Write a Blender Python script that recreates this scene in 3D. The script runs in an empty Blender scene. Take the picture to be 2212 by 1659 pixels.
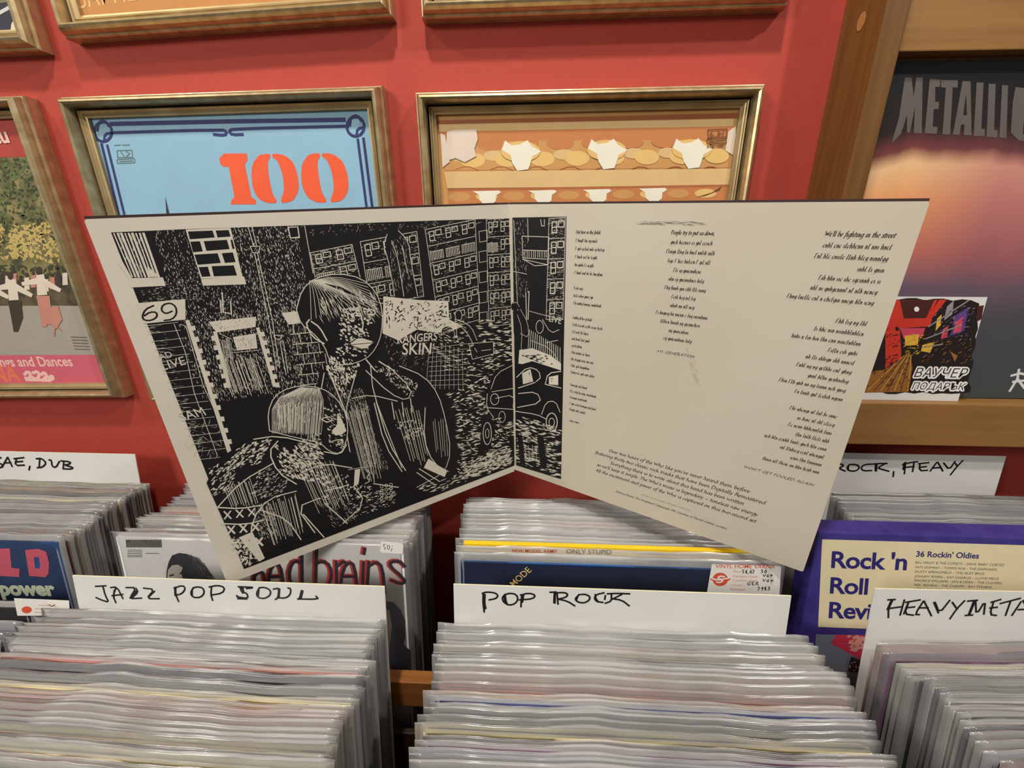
import bpy, math, random
from mathutils import Vector, Matrix
from mathutils.geometry import tessellate_polygon

# ------------------------------------------------------------------ camera, world, lights, exposure
scene = bpy.context.scene
W, H, F_PX = 2212, 1659, 930.0
PITCH, YAW = math.radians(19.0), math.radians(2.6)
CAM = Vector((0, 0, 1.30))
cd = bpy.data.cameras.new('camera'); cam = bpy.data.objects.new('camera', cd)
scene.collection.objects.link(cam); scene.camera = cam
cd.sensor_width = 36.0; cd.lens = 36.0 * F_PX / W; cd.clip_start = 0.01
cam.location = CAM; cam.rotation_euler = (math.pi / 2 - PITCH, 0, YAW)
FWD = Vector((-math.sin(YAW) * math.cos(PITCH), math.cos(YAW) * math.cos(PITCH), -math.sin(PITCH)))
RGT = Vector((math.cos(YAW), math.sin(YAW), 0)); UPV = RGT.cross(FWD)

world = bpy.data.worlds.new('room_light'); scene.world = world; world.use_nodes = True
bg = world.node_tree.nodes['Background']
bg.inputs['Color'].default_value = (1.0, 0.95, 0.88, 1); bg.inputs['Strength'].default_value = 0.26
vs = scene.view_settings
vs.view_transform = 'Standard'; vs.look = 'None'; vs.gamma = 1.0; vs.use_curve_mapping = False; vs.exposure = -0.30

def lamp(name, loc, target, power, size, col):
    l = bpy.data.lights.new(name, 'AREA'); l.shape = 'DISK'; l.size = size; l.energy = power; l.color = col
    o = bpy.data.objects.new(name, l); scene.collection.objects.link(o); o.location = loc
    o.rotation_euler = (Vector(target) - Vector(loc)).to_track_quat('-Z', 'Y').to_euler()
    return o
WARM = (1.0, 0.94, 0.86)
lamp('ceiling_spot', (-0.10, -0.10, 2.45), (0.0, 0.40, 1.1), 15, 0.07, WARM)
lamp('ceiling_spot', (0.95, -0.35, 2.45), (0.0, 0.40, 1.1), 12, 0.07, (1.0, 0.95, 0.88))
lamp('ceiling_spot', (-1.20, -0.15, 2.45), (-0.3, 0.40, 1.1), 7, 0.09, WARM)
lamp('front_fill', (-1.22, -1.00, 2.00), (0.0, 0.40, 1.0), 18, 0.45, (1.0, 0.95, 0.87))  # added soft fill from the front left, not a fixture of the shop

C = scene.collection
RND = random.Random(7)

# ------------------------------------------------------------------ materials
def lin(c):
    return tuple(((x / 255) / 12.92 if x / 255 <= 0.04045 else ((x / 255 + 0.055) / 1.055) ** 2.4) for x in c)
MATS = {}
def mat(name, rgb, rough=0.6, metal=0.0, var=0.06, scale=40.0, bump=0.0, rgb2=None, spec=0.4, stretch=None):
    if name in MATS: return MATS[name]
    m = bpy.data.materials.new(name); m.use_nodes = True; nt = m.node_tree; b = nt.nodes['Principled BSDF']
    b.inputs['Roughness'].default_value = rough; b.inputs['Metallic'].default_value = metal
    b.inputs['Specular IOR Level'].default_value = spec
    a = lin(rgb); bb = lin(rgb2) if rgb2 else tuple(x * (1 - var * 2) for x in a)
    tc = nt.nodes.new('ShaderNodeTexCoord'); mp = nt.nodes.new('ShaderNodeMapping')
    if stretch: mp.inputs['Scale'].default_value = stretch
    nz = nt.nodes.new('ShaderNodeTexNoise'); nz.inputs['Scale'].default_value = scale; nz.inputs['Detail'].default_value = 5
    rp = nt.nodes.new('ShaderNodeValToRGB')
    rp.color_ramp.elements[0].position = 0.3; rp.color_ramp.elements[1].position = 0.7
    rp.color_ramp.elements[0].color = bb + (1,); rp.color_ramp.elements[1].color = a + (1,)
    nt.links.new(tc.outputs['Object'], mp.inputs[0]); nt.links.new(mp.outputs[0], nz.inputs['Vector'])
    nt.links.new(nz.outputs['Fac'], rp.inputs[0]); nt.links.new(rp.outputs[0], b.inputs['Base Color'])
    if bump:
        bp = nt.nodes.new('ShaderNodeBump'); bp.inputs['Strength'].default_value = bump; bp.inputs['Distance'].default_value = 0.001
        nt.links.new(nz.outputs['Fac'], bp.inputs['Height']); nt.links.new(bp.outputs[0], b.inputs['Normal'])
    MATS[name] = m; return m
def ink(name, rgb, rough=0.6): return mat('ink_' + name, rgb, rough, var=0.03, scale=60)

M_WALL = mat('red_wall_paint', (178, 66, 52), 0.75, var=0.03, scale=120, bump=0.15)
M_FLOOR = mat('brown_floor_boards', (96, 62, 38), 0.5, rgb2=(70, 44, 26), scale=6, stretch=(1, 12, 1))
M_WOOD = mat('brown_wood', (120, 82, 38), 0.45, rgb2=(102, 66, 28), scale=9, stretch=(14, 14, 0.8), bump=0.05)
M_WOODH = mat('honey_wood', (152, 110, 60), 0.45, rgb2=(134, 94, 48), scale=9, stretch=(0.8, 14, 14), bump=0.05)
M_RAIL = mat('orange_wood', (190, 122, 60), 0.45, rgb2=(160, 96, 44), scale=9, stretch=(0.8, 14, 14))
M_DARKWOOD = mat('dark_wood', (70, 44, 24), 0.5, rgb2=(50, 30, 16), scale=9, stretch=(0.8, 14, 14))
M_PLUG = mat('wood_plug', (178, 124, 72), 0.5)
M_GOLD = mat('gold_frame', (208, 188, 146), 0.36, metal=0.75, rgb2=(172, 150, 110), scale=30, stretch=(3, 3, 3), bump=0.05)
M_GOLD2 = mat('pale_gold_slip', (190, 168, 124), 0.42, metal=0.6, rgb2=(164, 140, 98), scale=30)
M_GROOVE = mat('dark_groove', (28, 22, 16), 0.7)
M_PAPER = mat('cover_paper', (226, 220, 205), 0.55, rgb2=(219, 212, 194), scale=8)
M_PAPER2 = mat('tan_cover_paper', (216, 208, 190), 0.55, rgb2=(208, 198, 178), scale=8)  # slightly darker, tanner tone than the print panel's paper
M_COVERBACK = mat('cover_outside', (52, 40, 44), 0.45)
M_CARD = mat('white_card', (220, 219, 216), 0.5, rgb2=(214, 213, 208), scale=10)
M_CARDEDGE = mat('card_edge_cream', (236, 226, 180), 0.6)
K = ink('black', (22, 20, 24), 0.5); WHT = ink('paper_white', (224, 217, 200))
MARK = ink('marker_black', (18, 16, 20), 0.35)
TXT = ink('text_brown_black', (62, 52, 42))
BLUE = ink('navy', (40, 48, 108)); ORANGE = ink('orange_red', (240, 92, 48)); SKY = ink('sky_blue', (142, 184, 208))

def plastic(name, fac, rough, tint, ior=1.45):
    m = bpy.data.materials.new(name); m.use_nodes = True; nt = m.node_tree; nt.nodes.clear()
    out = nt.nodes.new('ShaderNodeOutputMaterial'); tr = nt.nodes.new('ShaderNodeBsdfTransparent')
    df = nt.nodes.new('ShaderNodeBsdfDiffuse'); tl = nt.nodes.new('ShaderNodeBsdfTranslucent'); gl = nt.nodes.new('ShaderNodeBsdfGlossy')
    df.inputs[0].default_value = lin(tint) + (1,); tl.inputs[0].default_value = lin(tint) + (1,)
    gl.inputs['Roughness'].default_value = rough
    m1 = nt.nodes.new('ShaderNodeMixShader'); m1.inputs[0].default_value = 0.4
    m2 = nt.nodes.new('ShaderNodeMixShader'); m3 = nt.nodes.new('ShaderNodeMixShader')
    fr = nt.nodes.new('ShaderNodeFresnel'); fr.inputs[0].default_value = ior
    tc = nt.nodes.new('ShaderNodeTexCoord'); nz = nt.nodes.new('ShaderNodeTexNoise'); nz.inputs['Scale'].default_value = 25
    mr = nt.nodes.new('ShaderNodeMapRange'); mr.inputs[3].default_value = fac * 0.7; mr.inputs[4].default_value = min(1, fac * 1.3)
    L = nt.links.new
    L(tc.outputs['Object'], nz.inputs['Vector']); L(nz.outputs['Fac'], mr.inputs[0])
    L(df.outputs[0], m1.inputs[1]); L(tl.outputs[0], m1.inputs[2])
    L(mr.outputs[0], m2.inputs[0]); L(tr.outputs[0], m2.inputs[1]); L(m1.outputs[0], m2.inputs[2])
    L(fr.outputs[0], m3.inputs[0]); L(m2.outputs[0], m3.inputs[1]); L(gl.outputs[0], m3.inputs[2]); L(m3.outputs[0], out.inputs[0])
    return m
P_BODY = plastic('clear_plastic', 0.03, 0.12, (226, 226, 222), 1.2)
P_FLAPS = [plastic('milky_plastic_edge', 0.42, 0.14, (232, 231, 228)), plastic('cloudy_plastic_edge', 0.54, 0.17, (226, 225, 222)), plastic('thin_plastic_edge', 0.28, 0.12, (232, 232, 232))]

# ------------------------------------------------------------------ helpers
def mesh_obj(name, verts, faces, mats, fm=None, parent=None, M=None, smooth=False):
    me = bpy.data.meshes.new(name); me.from_pydata([tuple(v) for v in verts], [], faces)
    for m in (mats if isinstance(mats, (list, tuple)) else [mats]): me.materials.append(m)
    if fm: me.polygons.foreach_set('material_index', fm)
    if smooth: me.polygons.foreach_set('use_smooth', [True] * len(me.polygons))
    me.update(); o = bpy.data.objects.new(name, me); C.objects.link(o)
    if parent: o.parent = parent
    elif M is not None: o.matrix_world = M
    return o
def tag(o, label=None, cat=None, group=None, kind=None):
    if label: o['label'] = label
    if cat: o['category'] = cat
    if group: o['group'] = group
    if kind: o['kind'] = kind
    return o
def empty(name, M, label, cat, group=None):
    o = bpy.data.objects.new(name, None); C.objects.link(o); o.matrix_world = M; o.empty_display_size = 0.02
    return tag(o, label, cat, group)
def box(x0, x1, y0, y1, z0, z1):
    v = [(x0, y0, z0), (x1, y0, z0), (x1, y1, z0), (x0, y1, z0), (x0, y0, z1), (x1, y0, z1), (x1, y1, z1), (x0, y1, z1)]
    f = [(0, 3, 2, 1), (4, 5, 6, 7), (0, 1, 5, 4), (1, 2, 6, 5), (2, 3, 7, 6), (3, 0, 4, 7)]
    return v, f            # face order: bottom, top, front(-y), right, back, left
def bevbox(x0, x1, y0, y1, z0, z1, b):
    import bmesh
    bm = bmesh.new(); v, f = box(x0, x1, y0, y1, z0, z1)
    bv = [bm.verts.new(p) for p in v]
    for q in f: bm.faces.new([bv[i] for i in q])
    bmesh.ops.bevel(bm, geom=list(bm.edges), offset=b, segments=2, affect='EDGES', profile=0.6)
    bm.verts.index_update()
    vv = [p.co[:] for p in bm.verts]; ff = [[q.index for q in p.verts] for p in bm.faces]; bm.free()
    return vv, ff
T = Matrix.Translation
def R(axis, deg): return Matrix.Rotation(math.radians(deg), 4, axis)

class Surf:
    """a flat face in the scene: origin, right, up, outward normal"""
    def __init__(s, o, ux, uy):
        s.o = Vector(o); s.ux = Vector(ux).normalized(); uy = Vector(uy); s.uy = (uy - s.ux * uy.dot(s.ux)).normalized(); s.n = s.ux.cross(s.uy)
    def px(s, x, y):
        d = FWD + RGT * ((x - W / 2) / F_PX) - UPV * ((y - H / 2) / F_PX)
        t = (s.o - CAM).dot(s.n) / d.dot(s.n); p = CAM + d * t - s.o
        return (p.dot(s.ux), p.dot(s.uy))
    def world(s, u, v, h): return s.o + s.ux * u + s.uy * v + s.n * h

_TC = {}
def font_mesh(txt, bold=0.0, shear=0.0, space=1.0):
    key = (txt, bold, shear, space)
    if key in _TC: return _TC[key]
    cu = bpy.data.curves.new('t', 'FONT'); cu.body = txt; cu.dimensions = '2D'; cu.fill_mode = 'BOTH'; cu.resolution_u = 3
    cu.offset = bold; cu.shear = shear; cu.space_character = space
    o = bpy.data.objects.new('t', cu); C.objects.link(o); bpy.context.view_layer.update()
    ev = o.evaluated_get(bpy.context.evaluated_depsgraph_get()); me = ev.to_mesh()
    vs_ = [(v.co.x, v.co.y) for v in me.vertices]; fs = [tuple(p.vertices) for p in me.polygons]
    ev.to_mesh_clear(); bpy.data.objects.remove(o); bpy.data.curves.remove(cu)
    _TC[key] = (vs_, fs); return vs_, fs

class Ink:
    """flat printed or written shapes laid on a Surf; px coordinates may come from a zoomed crop"""
    def __init__(s, surf, x0=0, y0=0, k=1.0, lift=0.00015):
        s.S = surf; s.v = []; s.f = []; s.m = []; s.mats = []; s.h = lift; s.last = None; s.c = 0; s.crop(x0, y0, k)
    def crop(s, x0, y0, k): s.x0, s.y0, s.k = x0, y0, k; return s
    def P(s, p): return s.S.px(s.x0 + p[0] / s.k, s.y0 + p[1] / s.k)
    def mi(s, m):
        if m not in s.mats: s.mats.append(m)
        return s.mats.index(m)
    def step(s): pass
    def raw(s, uv, faces, m, split=False):
        if m is not s.last: s.h += 0.000016; s.last = m; s.c = 0
        i = s.mi(m); s.c += 1
        if split:
            for f in faces:
                s.c += 1; h = s.h + (s.c % 16) * 0.0000009; b = len(s.v)
                s.v += [s.S.world(uv[q][0], uv[q][1], h) for q in f]; s.f.append(list(range(b, b + len(f)))); s.m.append(i)
            return
        b = len(s.v); h = s.h + (s.c % 16) * 0.0000009; s.v += [s.S.world(u, v, h) for u, v in uv]
        for f in faces: s.f.append([b + q for q in f]); s.m.append(i)
    def polyuv(s, uv, m):
        tr = tessellate_polygon([[Vector((u, v, 0)) for u, v in uv]])
        s.raw(uv, [t if _cw(uv, t) else t[::-1] for t in tr], m); s.step()
    def poly(s, pts, m, smooth=0):
        for _ in range(smooth):
            n = []
            for a, b in zip(pts, pts[1:] + pts[:1]):
                n += [(a[0] * .8 + b[0] * .2, a[1] * .8 + b[1] * .2), (a[0] * .2 + b[0] * .8, a[1] * .2 + b[1] * .8)]
            pts = n
        s.polyuv([s.P(p) for p in pts], m)
    def lineuv(s, uv, w, m, nib=None):
        q = []; fs = []
        for (a, b) in zip(uv[:-1], uv[1:]):
            dx, dy = b[0] - a[0], b[1] - a[1]; l = math.hypot(dx, dy) or 1e-9
            if nib:
                nx, ny = nib; t = w * 0.12
                px_, py_ = -dy / l * t, dx / l * t
                if nx * -dy + ny * dx < 0: nx, ny = -nx, -ny
                nx, ny = nx * w * .5 + px_, ny * w * .5 + py_
            else:
                nx, ny = -dy / l * w * .5, dx / l * w * .5; e = w * .3
                a = (a[0] - dx / l * e, a[1] - dy / l * e); b = (b[0] + dx / l * e, b[1] + dy / l * e)
            k0 = len(q); q += [(a[0] + nx, a[1] + ny), (a[0] - nx, a[1] - ny), (b[0] - nx, b[1] - ny), (b[0] + nx, b[1] + ny)]
            fs.append((k0, k0 + 1, k0 + 2, k0 + 3))
        s.raw(q, fs, m, split=True)
    def line(s, pts, w, m, closed=False, smooth=0):
        pts = list(pts)
        if closed: pts.append(pts[0])
        for _ in range(smooth):
            n = [pts[0]]
            for a, b in zip(pts[:-1], pts[1:]):
                n += [(a[0] * .75 + b[0] * .25, a[1] * .75 + b[1] * .25), (a[0] * .25 + b[0] * .75, a[1] * .25 + b[1] * .75)]
            pts = n + [pts[-1]]
        s.lineuv([s.P(p) for p in pts], w, m)
    def pen(s, txt, w, m, smooth=1):
        """strokes written 'x,y x,y; x,y ...' in crop pixels"""
        for st in txt.split(';'):
            pts = [tuple(float(q) for q in p.split(',')) for p in st.split()]
            if len(pts) == 1: pts.append((pts[0][0] + 1, pts[0][1] + 1))
            s.line(pts, w, m, smooth=smooth if len(pts) > 2 else 0)
        s.step()
    def ell(s, c, rx, ry, m, n=20, ang=0.0, w=None):
        ca, sa = math.cos(ang), math.sin(ang)
        pts = [(c[0] + rx * math.cos(t) * ca - ry * math.sin(t) * sa, c[1] + rx * math.cos(t) * sa + ry * math.sin(t) * ca) for t in [i * 2 * math.pi / n for i in range(n)]]
        if w: s.line(pts, w, m, closed=True)
        else: s.poly(pts, m)
    def text(s, txt, a, b, m, bold=0.0, shear=0.0, space=1.0, tall=None, flat=False):
        """text whose baseline runs from crop point a to crop point b; tall = height factor"""
        vs_, fs = font_mesh(txt, bold, shear, space)
        xs = [p[0] for p in vs_]; x0, x1 = min(xs), max(xs)
        A, B = s.P(a), s.P(b)
        if flat: B = (B[0], A[1])
        ex = ((B[0] - A[0]) / (x1 - x0), (B[1] - A[1]) / (x1 - x0))
        t = tall if tall else 1.0; ey = (-ex[1] * t, ex[0] * t)
        s.raw([(A[0] + ex[0] * (p[0] - x0) + ey[0] * p[1], A[1] + ex[1] * (p[0] - x0) + ey[1] * p[1]) for p in vs_], fs, m); s.step()
    def specks(s, quad, n, m, l0, l1, w0, w1, ang=None, rnd=RND, keep=None):
        for _ in range(n):
            a, b = rnd.random(), rnd.random()
            p = [quad[0][i] * (1 - a) * (1 - b) + quad[1][i] * a * (1 - b) + quad[2][i] * a * b + quad[3][i] * (1 - a) * b for i in (0, 1)]
            if keep and not keep(p): continue
            t = rnd.uniform(0, math.pi) if ang is None else math.radians(ang + rnd.uniform(-14, 14))
            l = rnd.uniform(l0, l1); d = (math.cos(t) * l / 2, math.sin(t) * l / 2)
            u = [s.P((p[0] - d[0], p[1] - d[1])), s.P((p[0] + d[0], p[1] + d[1]))]
            w = rnd.uniform(w0, w1)
            (a0, a1), (b0, b1) = u; L_ = math.hypot(b0 - a0, b1 - a1) or 1e-9
            nx, ny = -(b1 - a1) / L_ * w / 2, (b0 - a0) / L_ * w / 2; mx, my = (a0 + b0) / 2, (a1 + b1) / 2
            s.raw([(a0, a1), (mx - nx, my - ny), (b0, b1), (mx + nx, my + ny)], [(0, 1, 2, 3)], m)
        s.step()
    def build(s, name, parent, Minv, label=None):
        if not s.v: return None
        o = mesh_obj(name, [Minv @ p for p in s.v], s.f, s.mats, s.m, parent)
        if label: o['label'] = label
        return o
def _cw(uv, t):
    (ax, ay), (bx, by), (cx_, cy_) = uv[t[0]], uv[t[1]], uv[t[2]]
    return (bx - ax) * (cy_ - ay) - (by - ay) * (cx_ - ax) > 0

# pen-nib italic letters: x-height 1, strokes as 'x,y x,y;...'
GLY = {
 'a': (.82, '.6,.85 .35,1 .1,.7 .05,.3 .2,0 .42,.15 .6,.55;.66,1 .58,.2 .68,0 .84,.18'), 'b': (.74, '.18,1.7 .1,.2 .3,0 .55,.2 .62,.6 .5,.95 .3,.92 .12,.65'),
 'c': (.62, '.55,.85 .35,1 .1,.7 .08,.3 .25,0 .55,.2'), 'd': (.84, '.6,.85 .35,1 .1,.7 .05,.3 .2,0 .42,.15 .6,.55;.74,1.7 .6,.2 .7,0 .85,.18'),
 'e': (.64, '.1,.48 .5,.62 .5,.9 .3,1 .08,.65 .08,.25 .28,0 .56,.2'), 'f': (.5, '.72,1.55 .5,1.7 .35,1.4 .2,.2 .1,-.45 -.1,-.6;.06,1 .55,1'),
 'g': (.76, '.6,.85 .35,1 .1,.7 .05,.3 .2,.05 .42,.2 .6,.55;.66,1 .55,-.3 .35,-.65 .05,-.55'), 'h': (.8, '.18,1.7 .1,0;.13,.6 .35,.95 .54,.9 .52,.2 .62,0 .76,.18'),
 'i': (.42, '.05,.85 .2,1 .14,.15 .24,0 .38,.18;.2,1.38 .26,1.44'), 'j': (.4, '.1,.9 .22,1 .1,-.4 -.12,-.6;.24,1.38 .3,1.44'),
 'k': (.7, '.18,1.7 .1,0;.56,1 .15,.5 .35,.42 .66,0'), 'l': (.4, '.18,1.7 .12,.15 .22,0 .36,.18'),
 'm': (1.18, '.05,.85 .18,1 .12,0;.14,.6 .35,.95 .5,.9 .46,0;.5,.6 .7,.95 .88,.9 .86,.15 .96,0 1.1,.18'), 'n': (.78, '.05,.85 .18,1 .12,0;.14,.6 .35,.95 .52,.9 .5,.15 .6,0 .74,.18'),
 'o': (.7, '.35,1 .12,.75 .06,.35 .2,.03 .42,.08 .6,.4 .58,.8 .35,1'), 'p': (.74, '.05,.85 .2,1 .08,-.65;.15,.6 .35,1 .58,.9 .62,.5 .45,.05 .18,.1'),
 'q': (.74, '.6,.85 .35,1 .1,.7 .05,.3 .2,0 .42,.15 .6,.55;.66,1 .55,-.65'), 'r': (.52, '.05,.85 .18,1 .12,0;.14,.6 .3,.95 .5,.92'),
 's': (.54, '.5,.85 .3,1 .12,.8 .44,.35 .4,.05 .2,0 .02,.15'), 't': (.48, '.27,1.35 .14,.2 .26,0 .44,.18;.02,1 .48,1'),
 'u': (.78, '.05,.9 .15,1 .1,.2 .25,0 .5,.35;.58,1 .52,.15 .62,0 .75,.18'), 'v': (.62, '.05,1 .22,0 .56,1'), 'w': (.95, '.05,1 .2,0 .45,.9 .6,0 .92,1'),
 'x': (.65, '.05,1 .55,0;.55,1 .05,0'), 'y': (.66, '.05,1 .22,.1;.58,1 .2,-.4 -.05,-.65'), 'z': (.6, '.1,1 .52,1 .05,0 .55,0'),
 'A': (1.0, '.0,0 .55,1.55 .9,0;.2,.55 .75,.55'), 'B': (.85, '.15,1.55 .1,0;.1,1.5 .6,1.5 .6,.9 .15,.8 .7,.7 .65,.05 .1,0'), 'C': (.9, '.85,1.35 .5,1.55 .1,1.1 .1,.4 .45,0 .85,.2'),
 'D': (1.0, '.15,1.55 .1,0;.05,1.5 .55,1.5 .9,1.0 .8,.3 .45,0 .1,0'), 'E': (.75, '.15,1.55 .1,0 .65,0;.15,1.5 .7,1.5;.12,.8 .55,.8'), 'F': (.7, '.15,1.55 .1,0;.15,1.5 .7,1.5;.12,.8 .55,.8'),
 'G': (1.0, '.85,1.35 .5,1.55 .1,1.1 .1,.4 .45,0 .8,.2 .8,.7 .55,.7'), 'I': (.4, '.22,1.55 .15,0'), 'L': (.7, '.15,1.55 .1,0 .65,0'), 'M': (1.2, '.05,0 .2,1.55 .55,.3 .95,1.55 1.05,0'),
 'N': (1.05, '.1,0 .15,1.5 .8,0 .9,1.55'), 'O': (1.05, '.5,1.55 .12,1.1 .12,.45 .45,0 .85,.4 .88,1.1 .5,1.55'), 'P': (.8, '.15,1.55 .1,0;.05,1.5 .55,1.55 .7,1.1 .4,.75 .12,.75'),
 'R': (.85, '.15,1.55 .1,0;.05,1.5 .55,1.55 .65,1.1 .4,.8 .12,.8;.4,.8 .85,0'), 'S': (.7, '.6,1.4 .35,1.55 .12,1.25 .55,.6 .5,.15 .25,0 .02,.2'), 'T': (.85, '.0,1.45 .85,1.5;.45,1.5 .38,0'),
 'W': (1.3, '.05,1.55 .3,0 .6,1.4 .85,0 1.2,1.55'), 'Y': (.85, '.05,1.55 .4,.75 .8,1.55;.4,.75 .36,0'), 'U': (1, '.1,1.55 .12,.3 .4,0 .75,.3 .85,1.55'),
 '1': (.45, '.05,1.2 .25,1.5 .2,0'), '9': (.65, '.55,1.2 .3,1.5 .1,1.1 .35,.8 .55,1.1 .5,.5 .2,0'), '8': (.65, '.3,1.5 .1,1.15 .5,.4 .3,0 .1,.35 .5,1.15 .3,1.5'), '5': (.6, '.55,1.5 .2,1.5 .15,.85 .5,.7 .45,.15 .1,0'),
 '.': (.3, '.1,.0 .16,.08'), ',': (.3, '.14,.1 .05,-.25'), "'": (.28, '.2,1.6 .14,1.3'), '-': (.5, '.05,.5 .4,.55'), '_': (.9, '.05,.5 .8,.55'),
 # wordless pen shapes used where the sleeve's verses run: low, tall, hanging and capital strokes
 '\x01': (.72, '.05,.85 .18,1 .12,0;.15,.6 .36,.95 .5,.7 .48,0'), '\x02': (.66, '.5,.9 .3,1 .08,.6 .1,.15 .32,0 .56,.25'), '\x03': (.46, '.05,.85 .2,1 .14,.1 .36,.15'),
 '\x04': (.56, '.24,1.65 .12,.1 .24,0 .46,.25'), '\x05': (.76, '.22,1.65 .1,0;.15,.6 .36,.95 .54,.8 .5,0'), '\x06': (.72, '.56,.9 .3,1 .1,.5 .3,.05 .56,.5;.62,1 .5,-.3 .1,-.6'),
 '\x07': (.8, '.2,1.55 .1,0;.2,1.5 .6,1.55'),
}
def nib_text(I, txt, u, v, xh, m, align='L', track=1.0, shear=0.16, width=None, seed=1):
    rn = random.Random(seed + len(txt)); out = []; x = 0.0
    for ch in txt:
        if ch == ' ': x += .46 * track; continue
        if ch == 'x1': pass
        g = GLY.get(ch)
        if g: out.append((x, g[1])); x += g[0] * track
    tot = x; sx = (width / tot) if width else xh
    u0 = u if align == 'L' else (u - tot * sx if align == 'R' else u - tot * sx / 2)
    for x, st in out:
        for stroke in st.split(';'):
            pts = [tuple(float(q) for q in p.split(',')) for p in stroke.split()]
            if len(pts) > 3:
                n = [pts[0]]
                for a, b in zip(pts[:-1], pts[1:]):
                    n += [(a[0] * .75 + b[0] * .25, a[1] * .75 + b[1] * .25), (a[0] * .25 + b[0] * .75, a[1] * .25 + b[1] * .75)]
                pts = n + [pts[-1]]
            I.lineuv([(u0 + (x + p[0] + shear * p[1]) * sx, v + p[1] * xh) for p in pts], xh * .23, m, nib=(.78, .62))
    I.step()
def shapes(code, rn):
    """x low, a tall, g hanging, C capital -> wordless strokes"""
    mp = {'x': '\x01\x03\x02\x01', 'a': '\x04\x05', 'g': '\x06', 'C': '\x07'}
    return ''.join(rn.choice(mp[c]) if c in mp else c for c in code)

# ------------------------------------------------------------------ the setting
YW = 0.54
v, f = box(-2.6, 2.6, YW, YW + 0.1, 0, 2.7); tag(mesh_obj('wall_back', v, f, M_WALL), kind='structure')
v, f = box(-2.6, 2.6, -2.0, YW, -0.1, 0.0); tag(mesh_obj('floor', v, f, M_FLOOR), kind='structure')

# ------------------------------------------------------------------ record rack
rk = empty('record_rack', T((0, 0.3, 0)), 'wooden record browser rack holding all the records below the red wall', 'rack')
def rpart(name, x0, x1, y0, y1, z0, z1, m, b=0.001):
    v, f = bevbox(x0, x1, y0 - .3, y1 - .3, z0, z1, b); return mesh_obj(name, v, f, m, parent=rk)
rpart('bin_floor', -.93, .93, .06, .52, .612, .630, M_DARKWOOD)
rpart('riser_board', .262, .93, .328, .52, .630, .684, M_DARKWOOD)
rpart('divider_rail', -.93, .93, .3125, .3265, .832, .8665, M_RAIL)
rpart('divider_board', -.93, .93, .306, .312, .630, .800, M_DARKWOOD)
rpart('front_board', -.93, .93, .045, .06, .600, .800, M_RAIL)
rpart('end_panel', -.95, -.93, .04, .53, 0.0, .8665, M_DARKWOOD); rpart('end_panel', .93, .95, .04, .53, 0.0, .8665, M_DARKWOOD)

# ------------------------------------------------------------------ wall unit at the end of the wall
wu = empty('display_cabinet', T((.60, .51, .0)), 'brown wooden display unit on the red wall with a ledge and a poster niche', 'cabinet')
def wpart(name, x0, x1, y0, y1, z0, z1, m, b=0.0012):
    v, f = bevbox(x0 - .6, x1 - .6, y0 - .51, y1 - .51, z0, z1, b); return mesh_obj(name, v, f, m, parent=wu)
sp = wpart('side_panel', .306, .3265, .478, .5395, 1.00, 1.95, M_WOOD)
wpart('header_board', .3265, 1.15, .486, .5395, 1.459, 1.560, M_WOODH)
wpart('shelf_ledge', .3265, 1.15, .478, .5395, 1.066, 1.1185, M_WOODH)
wpart('back_panel', .3265, 1.15, .501, .5395, 1.1185, 1.459, M_WOOD)
n = 18   # round wooden plug covering a screw, on the side panel's outer face
pv = [(-.2955, -.002 + .0 + .0055 * math.cos(i * 2 * math.pi / n), 1.4905 + .0075 * math.sin(i * 2 * math.pi / n)) for i in range(n)]
pv2 = [(p[0] + .0012, p[1], p[2]) for p in pv]; pv = [(-.2945, p[1], p[2]) for p in pv]
mesh_obj('screw_plug', pv + pv2, [list(range(n))[::-1], list(range(n, 2 * n))] + [(i, (i + 1) % n, n + (i + 1) % n, n + i) for i in range(n)], M_PLUG, parent=wu)

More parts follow.
